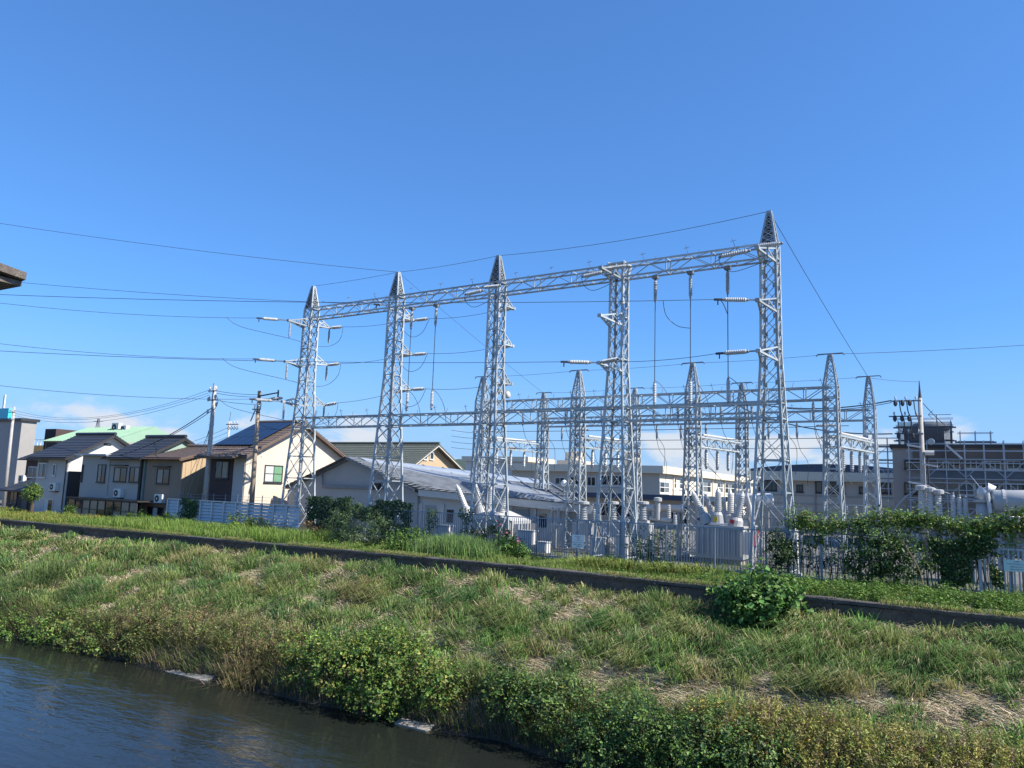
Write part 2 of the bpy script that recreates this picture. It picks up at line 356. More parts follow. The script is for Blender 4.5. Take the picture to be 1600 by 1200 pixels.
# ------------------------------------------------------------------ lattice towers and beams (local frame: x along the row, y inland)
def interp_w(prof, z): return float(np.interp(z, [p[0] for p in prof], [p[1] for p in prof]))
SGN = [(-1, -1), (1, -1), (1, 1), (-1, 1)]
def lattice_tower(th, prof, leg, brace, levels, rails, material='steel', peak=None, net=False):
    """prof: (z, width); levels: panel heights; rails: panel indices that get a horizontal frame"""
    zt = prof[-1][0]; base = FR[th]
    corner = lambda k, z: A((SGN[k][0]*interp_w(prof, z)/2, SGN[k][1]*interp_w(prof, z)/2, z))
    for k in range(4):
        mb = MB()
        for (z0, _), (z1, _) in zip(prof, prof[1:]): mb.bar(corner(k, z0), corner(k, z1), leg)
        for z_ in levels[1:-1]: c0_ = corner(k, z_); mb.box((min(c0_[0], c0_[0]-SGN[k][0]*.13), c0_[1]-.008-leg*.5, z_-.09), (max(c0_[0], c0_[0]-SGN[k][0]*.13), c0_[1]+.008-leg*.5, z_+.09)); mb.box((c0_[0]-.008+leg*.5, min(c0_[1], c0_[1]-SGN[k][1]*.13), z_-.09), (c0_[0]+.008+leg*.5, max(c0_[1], c0_[1]-SGN[k][1]*.13), z_+.09))
        mb.box(tuple(corner(k, 0)-A((.16, .16, .1))), tuple(corner(k, 0)+A((.16, .16, .12))))
        mb.build('leg', material, th, local=True)
    for i, (z0, z1) in enumerate(zip(levels, levels[1:])):
        for k in range(4):
            k2 = (k+1) % 4; nrm = A((SGN[k][0]+SGN[k2][0], SGN[k][1]+SGN[k2][1], 0))/2*brace*.5
            mb = MB(); mb.bar(corner(k, z0)+nrm, corner(k2, z1)+nrm, brace, brace*.5); mb.bar(corner(k2, z0)-nrm, corner(k, z1)-nrm, brace, brace*.5)
            if i in rails: mb.bar(corner(k, z0), corner(k2, z0), brace*1.15)
            mb.build('cross_brace', material, th, local=True)
    if peak:
        zp = peak; w0 = interp_w(prof, zt); w1 = .16
        cp = lambda k, z: A((SGN[k][0], SGN[k][1], 0))*((w0+(w1-w0)*(z-zt)/(zp-zt))/2)+A((0, 0, z))
        mb = MB()
        for k in range(4): mb.bar(cp(k, zt), cp(k, zp), leg*.8)
        mb.box((-.10, -.10, zp-.04), (.10, .10, zp+.10)); mb.build('peak', material, th, local=True)
        mb = MB(); nz = 5 if net else 3
        for i in range(nz):
            z0 = zt+(zp-zt)*i/nz; z1 = zt+(zp-zt)*(i+1)/nz
            for k in range(4):
                k2 = (k+1) % 4; mb.bar(cp(k, z0), cp(k2, z1), brace*.6); mb.bar(cp(k2, z0), cp(k, z1), brace*.6); mb.bar(cp(k, z0), cp(k2, z0), brace*.6)
        mb.build('peak_brace', material, th, local=True)
        if net:                                            # bird netting wrapped round the peak
            mb = MB()
            for k in range(4):
                k2 = (k+1) % 4
                for j in range(1, 10):
                    t_ = j/10; mb.bar(cp(k, zt)*(1-t_)+cp(k2, zt)*t_, cp(k, zp-.1)*(1-t_)+cp(k2, zp-.1)*t_, .02)
                for j in range(1, 16):
                    z = zt+(zp-zt)*j/16; mb.bar(cp(k, z), cp(k2, z), .02)
            mb.build('bird_netting', 'net', th, local=True)
def cross_arm(th, prof, z, side, reach, material='steel'):
    w_ = interp_w(prof, z)/2; tip = A((0, side*reach, z+.10)); mb = MB()
    for sx in (-1, 1):
        mb.bar((sx*w_, side*w_, z-.05), tip, .075); mb.bar((sx*w_, side*w_, z+.52), tip, .06)
        mb.bar((sx*w_*.55, side*(w_+(reach-w_)*.45), z+.02), (sx*w_*.55, side*(w_+(reach-w_)*.45), z+.33), .045)
        mb.bar((sx*w_, side*w_, z-.05), (sx*w_*.55, side*(w_+(reach-w_)*.45), z+.33), .04)
    mb.bar((-w_*.55, side*(w_+(reach-w_)*.45), z+.02), (w_*.55, side*(w_+(reach-w_)*.45), z+.02), .045)
    mb.box((-.09, side*reach-.07, z+.03), (.09, side*reach+.07, z+.17))
    mb.build('cross_arm', material, th, local=True)
def shed_profile(n, r0, r1):
    pr = [(0, r0*.9)]
    for i in range(n):
        t0 = .04+.92*i/n; dt = .92/n; pr += [(t0, r0), (t0+dt*.55, r1), (t0+dt*.75, r1), (t0+dt*.8, r0)]
    return pr+[(1, r0*.9)]
def insulator(p, q, parent, r=.085, n=9, material='porcelain', seg=10):
    p, q = A(p, float), A(q, float)
    i_ = MB().lathe(p+(q-p)*.08, p+(q-p)*.92, shed_profile(n, r*.72, r), seg).build('insulator', material, parent)
    MB().lathe(p, p+(q-p)*.085, [(0, r*.35), (.3, r*.6), (1, r*.6)], 8).build('end_cap', 'steel_old', i_)
    MB().lathe(q-(q-p)*.085, q, [(0, r*.6), (.7, r*.6), (1, r*.35)], 8).build('end_cap', 'steel_old', i_); return i_
def row_fit(p0, p1, n):
    p0, p1 = A(p0, float), A(p1, float); return [p0+(p1-p0)*i/(n-1) for i in range(n)], math.atan2(p1[1]-p0[1], p1[0]-p0[0]), np.linalg.norm(p1-p0)/(n-1)
def loc2site(th_at, rot, p): c_, s_ = math.cos(rot), math.sin(rot); return A((th_at[0]+c_*p[0]-s_*p[1], th_at[1]+s_*p[0]+c_*p[1], p[2]))

tpk = [P(490, 447, z=15.2), P(1202, 330, z=15.2)]
FT, FROT, FSP = row_fit(tpk[0]*A((1, 1, 0)), tpk[1]*A((1, 1, 0)), 5)
FPROF = [(0, 1.50), (9.0, .66), (13.70, .60)]
FLEV = [0.25, 1.85, 3.3, 4.6, 5.55, 6.3, 6.95, 7.75, 8.5, 9.2, 9.9, 10.55, 11.2, 11.85, 12.45, 13.08, 13.68]
towers = []
tlab = ['leftmost tall lattice tower with arms on both sides, beside the cream house', 'second tall lattice tower from the left, above the shrubs', 'third tall lattice tower with a floodlight, in front of the station roof',
        'flat-topped fourth lattice tower without a peak, behind the white fence sign', 'tallest rightmost front lattice tower with steel brackets, behind the transformer fence']
proto = None
for i, at in enumerate(FT):
    if i in (0, 3):
        th = thing('lattice_tower', tlab[i], 'tower', at, 'front row of lattice towers', FROT)
        lattice_tower(th, FPROF, .10, .042, FLEV, {0, 2, 3, 5, 6, 9, 12, 15}, peak=None if i == 3 else 15.1, net=(i != 3))
        if i == 0: proto = th
    else: th = copy_tree(proto, at, tlab[i], 'front row of lattice towers')
    towers.append(th)
# four-sided cap frame on the peakless tower
mb = MB()
for k in range(4): a_, b_ = SGN[k], SGN[(k+1) % 4]; mb.bar((a_[0]*.42, a_[1]*.42, 13.74), (b_[0]*.42, b_[1]*.42, 13.74), .07); mb.bar((a_[0]*.42, a_[1]*.42, 13.74), (a_[0]*.3, a_[1]*.3, 13.1), .06)
mb.bar((-.42, -.42, 13.8), (.42, .42, 13.8), .05); mb.bar((.42, -.42, 13.8), (-.42, .42, 13.8), .05); mb.build('cap_frame', 'steel', towers[3], local=True)
ARMS = {0: [(12.55, -1, 1.75), (12.75, 1, 1.6), (10.05, -1, 1.75), (10.35, 1, 1.6), (7.65, -1, 1.75), (7.8, 1, 1.6)],
        1: [(12.6, 1, 1.6), (10.55, 1, 1.6), (8.5, 1, 1.6)], 2: [(12.6, 1, 1.6), (10.55, 1, 1.6), (8.5, 1, 1.6)],
        3: [(13.0, -1, 2.0), (10.8, -1, 2.0), (8.65, -1, 2.0)], 4: [(12.9, -1, 2.0), (10.75, -1, 2.0), (8.7, -1, 2.0)]}
for i, l in ARMS.items():
    for z, s_, r_ in l: cross_arm(towers[i], FPROF, z, s_, r_)
def tip(i, j): z, s_, r_ = ARMS[i][j]; return loc2site(FT[i], FROT, (0, s_*r_, z+.10))
# step bolts and a ladder on one leg of each tower
for i, th in enumerate(towers):
    mb = MB()
    for q in range(26):
        z = 1.2+q*.48; w_ = interp_w(FPROF, z)/2; mb.bar((w_, -w_, z), (w_+.17, -w_, z), .022)
    mb.build('step_bolts', 'steel_old', th, local=True, kind='stuff')

def lattice_beam(name, label, p0, rot, ln, z0, z1, wd, npan, chord=.07, web=.04, material='steel', spikes=True, cat='beam', group=None, gap=0.33):
    th = thing(name, label, cat, p0, group, rot); xs = np.linspace(gap, ln-gap, npan+1)
    for y in (-wd/2, wd/2):
        for z in (z0, z1):
            MB().bar((gap-.3, y, z), (ln-gap+.3, y, z), chord).build('chord', material, th, local=True)
    for i in range(npan):
        x0, x1 = xs[i], xs[i+1]; up = i % 2 == 0
        for y in (-wd/2, wd/2):
            mb = MB(); mb.bar((x0, y, z0 if up else z1), (x1, y, z1 if up else z0), web, web*.7); mb.bar((x0, y, z0), (x0, y, z1), web*.9) if i % 2 == 0 else None
            mb.build('web_brace', material, th, local=True)
        mb = MB()
        for z in (z0, z1): mb.bar((x0, -wd/2 if up else wd/2, z), (x1, wd/2 if up else -wd/2, z), web*.8)
        mb.bar((x0, -wd/2, z0), (x0, wd/2, z0), web*.8); mb.bar((x0, -wd/2, z1), (x0, wd/2, z1), web*.8); mb.build('lacing', material, th, local=True)
    if spikes:
        mb = MB()
        for x in xs[1::2]:
            mb.bar((x, -wd/2, z1), (x-.12, -wd/2, z1+.42), .018); mb.bar((x-.2, -wd/2, z1+.30), (x+.05, -wd/2, z1+.34), .014); mb.bar((x+.2, wd/2, z1), (x+.3, wd/2, z1+.33), .016)
        mb.build('bird_spike', 'steel_old', th, local=True)
    return th
ords = ['first', 'second', 'third', 'fourth']
tb = [lattice_beam('lattice_beam', f'upper lattice beam joining the {ords[i]} and {"second third fourth fifth".split()[i]} tall towers from the left', FT[i], FROT, FSP, 13.08, 13.70, .60, 6, group='upper gantry beams') for i in range(4)]
lb = [lattice_beam('lattice_beam', f'lower lattice beam between the {ords[i]} and {"second third fourth fifth".split()[i]} tall towers from the left', FT[i], FROT, FSP, 6.34, 6.93, .62, 6, group='lower gantry beams', gap=.42) for i in range(4)]

# rear rows
mp0, mp1 = P(755, 590, z=9.8)*A((1, 1, 0)), P(1297, 555, z=9.8)*A((1, 1, 0)); MT, MROT, MSP = row_fit(mp0, mp1, 4)
np0, np1 = P(850, 615, z=9.5)*A((1, 1, 0)), P(1357, 590, z=9.5)*A((1, 1, 0)); NT, NROT, NSP = row_fit(np0, np1, 4)
RPROF = [(0, .92), (5.2, .62), (8.35, .56)]; RLEV = [0.2, 1.0, 1.75, 2.5, 3.2, 3.85, 4.5, 5.1, 5.65, 6.2, 6.75, 7.3, 7.8, 8.3]
rear = {}
for key, T_, rot, top, rowname, prof_ in (('M', MT, MROT, 9.75, 'middle', RPROF), ('N', NT, NROT, 9.45, 'back', [(0, .85), (5, .55), (7.9, .5)])):
    pr_ = None; rear[key] = []
    for i, at in enumerate(T_):
        lab = f'{"leftmost second third rightmost".split()[i]} small pointed lattice tower of the {rowname} gantry row'
        if i == 0:
            th = thing('lattice_tower', lab, 'tower', at, f'{rowname} row of small towers', rot); pr_ = th
            lattice_tower(th, prof_, .085, .045, RLEV if key == 'M' else [z*.947 for z in RLEV], {0, 3, 6, 9, 12}, peak=top)
            mb = MB(); mb.bar((-.55, 0, top+.12), (.55, 0, top+.12), .045); mb.bar((-.55, 0, top+.12), (-.62, 0, top+.02), .04); mb.bar((.55, 0, top+.12), (.62, 0, top+.02), .04); mb.build('wire_bracket', 'steel_old', th, local=True)
        else: th = copy_tree(pr_, at, lab, f'{rowname} row of small towers')
        rear[key].append(th)
    z0, z1 = (7.7, 8.28) if key == 'M' else (7.25, 7.8)
    for i in range(3): lattice_beam('lattice_beam', f'{rowname} row gantry beam in the {("left", "centre", "right")[i]} bay', at if False else T_[i], rot, MSP if key == 'M' else NSP, z0, z1, .5, 7, .065, .042, group=f'{rowname} row gantry beams', gap=.3)
# cross beams from the middle to the back row, carrying hanging insulators
for i in range(4):
    p0, p1 = MT[i], NT[i]; ln = np.linalg.norm(p1-p0); rot = math.atan2(p1[1]-p0[1], p1[0]-p0[0])
    th = lattice_beam('cross_beam', f'pale cross beam with hanging insulators at the {"leftmost second third rightmost".split()[i]} small tower pair', p0, rot, ln, 5.55, 6.05, .45, 6, .065, .042, spikes=False, group='cross beams of the rear gantries', gap=.3)
    for t_ in (.25, .47, .69):
        b_ = p0+(p1-p0)*t_; insulator(b_+A((0, 0, 5.5)), b_+A((0, 0, 4.45)), th, .10, 9, 'porcelain_grey')
    mb = MB(); s0 = p0+(p1-p0)*.15; s1 = p0+(p1-p0)*.85; mb.tube([s0+A((0.1, 0, 6.2)), s1+A((0.1, 0, 6.2))], .06, 6); mb.build('bus_pipe', 'equip_white', th)

# ------------------------------------------------------------------ wires
def sagline(p, q, sag, n=14):
    p, q = A(p, float), A(q, float); return [p+(q-p)*t-A((0, 0, sag*4*t*(1-t))) for t in np.linspace(0, 1, n)]
def wire(p, q, sag, label, r=.012, name='power_line', material='wire', n=14, group=None):
    MB().tube(sagline(p, q, sag, n), r, 5).build(name, material, label=label, cat='wire', group=group, origin=A(q, float)*A((1, 1, 0)))
def loop(pts, label, r=.014, name='jumper_wire', material='wire', parent=None):
    pts = [A(p, float) for p in pts]; out = []                 # Catmull-Rom through the points
    for i in range(len(pts)-1):
        p0, p1, p2, p3 = pts[max(i-1, 0)], pts[i], pts[i+1], pts[min(i+2, len(pts)-1)]
        for t in np.linspace(0, 1, 7)[:-1]: out.append(.5*((2*p1)+(-p0+p2)*t+(2*p0-5*p1+4*p2-p3)*t*t+(-p0+3*p1-3*p2+p3)*t**3))
    out.append(pts[-1])
    mb = MB().tube(out, r, 5)
    return mb.build(name, material, parent) if parent is not None else mb.build(name, material, label=label, cat='wire', origin=pts[0]*A((1, 1, 0)))
def mix(p, q, t): return A(p)+(A(q)-A(p))*t
pkz = lambda i: FT[i]+A((0, 0, 15.2))
# overhead ground wires
wire(P(-120, 330, z=18), pkz(1), .25, 'thin earth wire from the upper left to the peak of the second tower')
wire(pkz(0), pkz(1), .05, 'earth wire between the peaks of the first and second tall towers', .011)
wire(pkz(1), pkz(2), .08, 'earth wire between the peaks of the second and third tall towers', .011)
wire(pkz(2), pkz(4), .25, 'earth wire from the third tower peak to the tallest tower peak', .012)
wire(pkz(4), NT[3]+A((0, 0, 9.5)), .1, 'earth wire sloping down from the tallest tower to the back row', .012)
wire(pkz(1), NT[0]+A((0, 0, 9.5)), .1, 'faint earth wire from the second tower down to the back row', .009)
for key, T_, z, nm in (('M', MT, 9.85, 'middle'), ('N', NT, 9.55, 'back')):
    for i in range(3): wire(T_[i]+A((0, 0, z)), T_[i+1]+A((0, 0, z)), .06, f'earth wire over the {("left", "centre", "right")[i]} bay of the {nm} gantry row', .009)
wire(MT[3]+A((0, 0, 9.85)), P(1750, 528, Y=33), .1, 'earth wire leaving the middle row towards the upper right edge', .011)
# tension insulators with incoming lines
def tension(th, tip_, far, label, sag=.25, len_=1.0, yoke=.35, r=.012, jump=None):
    dd = A(far)-A(tip_); dd /= np.linalg.norm(dd); s = A(tip_)+dd*yoke; e_ = s+dd*len_
    mb = MB(); mb.bar(tip_, s, .055); mb.build('link', 'steel_old', th)
    insulator(s, e_, th, .10, 11)
    mb = MB(); mb.bar(e_, e_+dd*.3, .05, .09); mb.bar(e_+dd*.15, e_+dd*.15+A((0, 0, -.22)), .04); mb.build('clamp', 'wire', th)
    wire(e_+dd*.3, far, sag, label, r); return e_+dd*.3
lefts = [(-120, 458), (-120, 521), (-120, 587)]
ordz = ['top', 'middle', 'lowest']
for k, j in enumerate((0, 2, 4)):
    tp = tip(0, j); far = P(*lefts[k], z=tp[2]+.1)
    e_ = tension(towers[0], tp, far, f'{ordz[k]} power line running off to the left from the leftmost tower', .35, yoke=.55)
    dn = tip(0, j)+A((.05, .1, -.1)); insulator(dn, dn+A((0, 0, -.95)), towers[0], .07, 9, 'porcelain_grey')
    dd = (far-tp)/np.linalg.norm(far-tp)
    back = loc2site(FT[0], FROT, (0, 1.2, tp[2]-1.15))
    loop([e_+dd*1.7+A((0, 0, -.09)), e_+dd*.8+A((0, 0, -.6)), dn+A((0, 0, -.98)), loc2site(FT[0], FROT, (.35, 0, tp[2]-1.25)), loc2site(FT[0], FROT, (.1, 1.45, tp[2]-1.02)), mix(tip(0, j+1), tip(1, k), .09)+A((0, .1, -.95)), mix(tip(0, j+1), tip(1, k), .155)+A((0, 0, -.55)), mix(tip(0, j+1), tip(1, k), .165)],
         f'{ordz[k]} slack jumper cable looping under the arms of the leftmost tower')
    t2 = tip(0, j+1); far2 = tip(1, k)
    insulator(t2+A((0, -.05, -.08)), t2+A((0, -.05, -1.0)), towers[0], .07, 9, 'porcelain_grey')
    d2 = far2-t2; d2 /= np.linalg.norm(d2); insulator(t2+d2*.1, t2+d2*1.05, towers[0], .10, 11)
    insulator(far2-d2*.15, far2-d2*1.1, towers[1], .10, 11)
    wire(t2+d2*1.1, far2-d2*1.15, .10, f'{ordz[k]} line between the inland arms of the first and second tall towers')
    t3 = tip(2, k); d3 = t3-far2; d3 /= np.linalg.norm(d3)
    insulator(far2+d3*.1, far2+d3*1.05, towers[1], .10, 11); insulator(t3-d3*.15, t3-d3*1.1, towers[2], .10, 11)
    wire(far2+d3*1.1, t3-d3*1.15, .12, f'{ordz[k]} line between the inland arms of the second and third tall towers')
    loop([far2-d2*1.15, far2-d2*.6+A((0, 0, -.7)), far2+A((0, 0, -1.0)), far2+d3*.7+A((0, 0, -.75)), far2+d3*1.15], f'{ordz[k]} jumper loop under the inland arm of the second tall tower')
# long lines that pass the left towers and end at towers three, four and five
def through(i, j, src, label):
    tp = tip(i, j); far = P(*src, z=tp[2]+.15); return tension(towers[i], tp, far, label, .3, 1.05)
e5 = through(4, 1, (-120, 455), 'long line from the left edge to the middle bracket of the tallest tower')
e5b = tension(towers[4], tip(4, 2), tip(3, 2)+A((.1, 0, .05)), 'short line between the lowest brackets of the fourth and fifth towers', .12, 1.05)
e4 = through(3, 2, (-120, 541), 'long line from the left edge to the lowest bracket of the fourth tower')
insulator(tip(3, 2)+A((.1, -.05, 0)), tip(3, 2)+A((1.15, -.5, 0.03)), towers[3], .10, 11)
e4t = through(3, 0, (-120, 425), 'long line from the left edge to the top bracket of the fourth tower') if False else None
e2 = tension(towers[1], loc2site(FT[1], FROT, (-.35, -.4, 13.2)), P(-120, 426, z=13.9), 'line from the left edge to the top of the second tall tower', .25, .1)
for (i, xo, z, dx) in ((2, -.2, 13.25, -2.2), (3, -.2, 13.35, -2.3), (4, -.35, 13.4, -2.6)):      # short slanted strings at beam level
    s = loc2site(FT[i], FROT, (xo-.3, -.55, z)); q = loc2site(FT[i], FROT, (xo+dx*.62, -.75, z-.16)); insulator(s, q, towers[i], .10, 11)
    h = loc2site(FT[i], FROT, (xo, -1.1, z-.03)); h2 = loc2site(FT[i], FROT, (xo+1.15, -1.1, z-.06)); insulator(h, h2, towers[i], .09, 11)
    loop([q, q+A((.15, 0, -.45)), q+A((.7, 0, -.72)), loc2site(FT[i], FROT, (.2, -.6, z-.5))], f'short jumper loop at beam level beside the {ords[i] if i<4 else "tallest"} tall tower' if i < 4 else 'short jumper loop at beam level beside the tallest tower')
loop([e5+A((0, 0, 0)), e5+A((.35, -.2, -.15)), e5+A((.6, -.3, -.7))], 'cut jumper end hanging near the middle bracket of the tallest tower', .018)
# droppers from the upper beam
def dropper(i, f_, zend, label, lower=True):
    x = FSP*f_; top_ = loc2site(FT[i], FROT, (x, 0, 13.0)); th = tb[i]
    mb = MB(); mb.box(tuple(top_+A((-.13, -.13, -.14))), tuple(top_+A((.13, .13, .0)))); mb.build('hanger', 'steel_old', th)
    insulator(top_+A((0, 0, -.15)), top_+A((0, 0, -1.25)), th, .085, 11, 'porcelain_grey')
    bot = A((top_[0], top_[1], zend)); wire(top_+A((0, 0, -1.25)), bot, 0, label, .02, name='dropper_wire', n=2)
    if lower:
        insulator(bot, bot+A((0, 0, -1.1)), lb[i], .09, 11)
        loop([bot+A((0, 0, .05)), bot+A((.35, .1, -.25)), bot+A((.7, .2, -.95)), bot+A((.8, .3, -1.9))], None, .014, 'jumper', parent=lb[i])
for i, f_, ze, l in ((1, .17, 8.25, 'left dropper wire hanging in the second bay of the front gantry'), (1, .42, 8.25, 'right dropper wire hanging in the second bay of the front gantry'),
                     (3, .26, 8.1, 'left of three dropper wires under the rightmost upper beam'), (3, .5, 8.1, 'centre of three dropper wires under the rightmost upper beam'), (3, .74, 8.1, 'right of three dropper wires under the rightmost upper beam')):
    dropper(i, f_, ze, l)
q = loc2site(FT[3], FROT, (FSP*.5, 0, 10.4)); loop([P(1036, 470, v=FT[3][1]-.9), P(1041, 493, v=FT[3][1]-.5), P(1058, 509, v=FT[3][1]-.3), q], 'slack tap wire joining the centre dropper of the rightmost bay')
# hanging insulators and bus wires under the rear beams
for i in range(3):
    for f_ in (.22, .45, .68, .88):
        for key, T_, rot, sp, z in (('M', MT, MROT, MSP, 7.62), ('N', NT, NROT, NSP, 7.2)):
            if key == 'N' and f_ > .8: continue
            b_ = loc2site(T_[i], rot, (sp*f_, 0, z)); th = [o for o in COL.objects if o.get('label') == f'{"middle" if key=="M" else "back"} row gantry beam in the {("left", "centre", "right")[i]} bay'][0]
            insulator(b_, b_+A((0, 0, -.85)), th, .075, 9, 'porcelain_grey', 8)
            loop([b_+A((0, 0, -.85)), b_+A((.15, .1, -1.5)), b_+A((.5, .3, -2.2)), b_+A((.4, .5, -3.4))], None, .012, 'jumper', parent=th)
for k, (z, dv) in enumerate(((6.6, 1.4), (6.15, 3.0), (5.75, 4.6))):
    p0 = MT[0]+A((-1.5, dv, z)); p1 = MT[3]+A((.6, dv, z)); wire(p0, p1, .06, f'{("upper", "centre", "lower")[k]} long bus wire running between the middle and back gantry rows', .017, name='bus_wire')
    for i in range(4):
        b_ = MT[i]+A((.35, dv, z)); insulator(b_+A((-1.2, 0, 0.02)), b_+A((-.3, 0, .02)), rear['M'][i], .08, 9)
        loop([b_+A((-1.3, 0, 0)), b_+A((-1.1, 0, -.8)), b_+A((-.5, 0, -1.3)), b_+A((.1, 0, -1.9))], None, .014, 'jumper', parent=rear['M'][i])
# floodlight on the third tower
fl = thing('floodlight', 'small white floodlight and camera on the third tall tower', 'floodlight', loc2site(FT[2], FROT, (0.2, .9, 8.1)))
b_ = FR[fl]; MB().lathe(b_+A((.05, 0, 0)), b_+A((.05, 0, -.35)), [(0, .08), (.3, .16), (.8, .17), (1, .1)], 10).build('lamp_head', 'equip_white', fl, smooth=True); MB().bar(b_+A((-.35, -.5, .05)), b_+A((.1, .05, .05)), .06).build('bracket', 'steel', fl)
MB().box(tuple(b_+A((-.55, -.35, -.15))), tuple(b_+A((-.2, -.1, .1)))).build('junction_box', 'equip_white', fl)

# ------------------------------------------------------------------ building helpers
def tiled_roof(name, material, parent, eL, eR, rL, rR, course=.30, tile=.30, th=.10, lift=.035, wave=.022, seg=4):
    """one roof slope: eave left/right, ridge left/right; courses step up, tiles wave across"""
    eL, eR, rL, rR = (A(q, float) for q in (eL, eR, rL, rR)); nrm = np.cross(eR-eL, rL-eL); nrm /= np.linalg.norm(nrm)
    if nrm[2] < 0: nrm = -nrm
    nr = max(3, int(round(np.linalg.norm(rL-eL)/course))); nc = max(4, int(round(np.linalg.norm(eR-eL)/tile)))*seg; mb = MB(); vs = []
    for i in range(nr):
        for tt, lf in ((i/nr, lift), ((i+1)/nr-1e-4, 0)):
            for j in range(nc+1):
                s = j/nc; q = (eL+(eR-eL)*s)*(1-tt)+(rL+(rR-rL)*s)*tt
                vs.append(q+nrm*(lf+wave*abs(math.sin(math.pi*j/seg))))
    w_ = nc+1; fs = [(r*w_+j, r*w_+j+1, (r+1)*w_+j+1, (r+1)*w_+j) for r in range(2*nr-1) for j in range(nc)]
    mb.add(vs, fs); mb.prism([eL, eR, rR, rL], -nrm*th)
    return mb.build(name, material, parent)
def window(parent, face, c_, a0, a1, z0, z1, mull=1, frame='frame_dark', pane='glass', fw_=.06, out=.05, rail=False, sill=True, hood=False):
    """face 'f': river side plane v=c; 'g': plane u=c facing the right; panes sit inside proud frames"""
    def pt(a_, d_, z): return A((a_, c_-d_, z)) if face == 'f' else A((c_+d_, a_, z))
    def bx(mb, a_0, a_1, z_0, z_1, d0, d1):
        p, q = pt(a_0, d0, z_0), pt(a_1, d1, z_1); mb.box(tuple(np.minimum(p, q)), tuple(np.maximum(p, q)))
    mb = MB(); bx(mb, a0-fw_, a1+fw_, z0-fw_, z0, 0, out); bx(mb, a0-fw_, a1+fw_, z1, z1+fw_, 0, out); bx(mb, a0-fw_, a0, z0, z1, 0, out); bx(mb, a1, a1+fw_, z0, z1, 0, out)
    for k in range(1, mull+1): a_ = a0+(a1-a0)*k/(mull+1); bx(mb, a_-fw_*.4, a_+fw_*.4, z0, z1, 0, out*.8)
    if rail: zc = (z0+z1)/2; bx(mb, a0, a1, zc-fw_*.3, zc+fw_*.3, 0, out*.75)
    wn = mb.build('window', frame, parent)
    panes = pane if isinstance(pane, (list, tuple)) else [pane]*(mull+1)
    for k in range(mull+1):
        mb = MB(); bx(mb, a0+(a1-a0)*k/(mull+1), a0+(a1-a0)*(k+1)/(mull+1), z0, z1, .002, .018); mb.build('pane', panes[k % len(panes)], wn)
    if sill: mb = MB(); bx(mb, a0-fw_*1.6, a1+fw_*1.6, z0-fw_*1.9, z0-fw_*1.02, 0, out*2); mb.build('sill', frame, wn)
    if hood: mb = MB(); bx(mb, a0-.18, a1+.18, z1+.18, z1+.24, 0, .35); mb.build('hood', 'trim_dark', wn)
    return wn
def ac_unit(at, label, w_=.80, h_=.6, d_=.3, face='f', bracket=True):
    th = thing('air_conditioner', label, 'air conditioner', at, 'outdoor air conditioner units'); at = A(at, float)
    lo, hi = (at+A((-w_/2, -d_, 0)), at+A((w_/2, 0, h_))) if face == 'f' else (at+A((0, -w_/2, 0)), at+A((d_, w_/2, h_)))
    MB().box(tuple(lo), tuple(hi)).build('casing', 'ac', th)
    c_ = (at+A((-w_*.14, -d_-.012, h_/2))) if face == 'f' else at+A((d_+.012, -w_*.14, h_/2)); ax = A((0, .03, 0)) if face == 'f' else A((-.03, 0, 0))
    MB().lathe(c_, c_+ax, [(0, h_*.38), (1, h_*.38)], 14).build('fan_grille', 'black', th)
    MB().lathe(c_-ax*.4, c_, [(0, h_*.12), (1, h_*.12)], 8).build('fan_hub', 'ac', th)
    if bracket:
        mb = MB(); mb.box(tuple(lo+A((.0, .03, -.07))), tuple(A((hi[0], hi[1], lo[2]-.004)))); mb.build('bracket', 'frame_dark', th)
    return th
def gable_walls(th, u0, u1, v0, v1, ze, vr, zr, wall, gable=None, zb=-.3, ze2=None):
    ze2 = ze if ze2 is None else ze2
    MB().prism([(u0, v0, zb), (u0, v1, zb), (u0, v1, ze2), (u0, vr, zr), (u0, v0, ze)], (u1-u0, 0, 0)).build('wall', wall, th)
    if gable: MB().prism([(u1+.004, v0+.02, zb), (u1+.004, v1-.02, zb), (u1+.004, v1-.02, ze2), (u1+.004, vr, zr-.02), (u1+.004, v0+.02, ze)], (.04, 0, 0)).build('gable_wall', gable, th)
def gable_roof(th, u0, u1, v0, v1, ze, vr, zr, material, over=.45, oe=.45, ze2=None, trim='trim_dark', ridge=True, **kw):
    ze2 = ze if ze2 is None else ze2
    s0 = (zr-ze)/(vr-v0); s1 = (zr-ze2)/(v1-vr); up = .12
    eF, eB = ze-s0*oe+up, ze2-s1*oe+up; U0, U1 = u0-over, u1+over
    a_ = tiled_roof('roof', material, th, (U0, v0-oe, eF), (U1, v0-oe, eF), (U0, vr, zr+up), (U1, vr, zr+up), **kw)
    b_ = tiled_roof('roof', material, th, (U1, v1+oe, eB), (U0, v1+oe, eB), (U1, vr, zr+up), (U0, vr, zr+up), **kw)
    if ridge: MB().tube([(U0-.03, vr, zr+up+.09), (U1+.03, vr, zr+up+.09)], .13, 8).build('ridge_cap', material, a_)
    for uu in (U1-.06,):
        mb = MB(); mb.bar((uu, v0-oe, eF-.13), (uu, vr, zr+up-.13), .07, .16); mb.bar((uu, vr, zr+up-.13), (uu, v1+oe, eB-.13), .07, .16); mb.build('bargeboard', trim, a_)
    MB().tube([(U0, v0-oe-.06, eF-.08), (U1, v0-oe-.06, eF-.08)], .06, 6).build('gutter', trim, a_)
    return a_

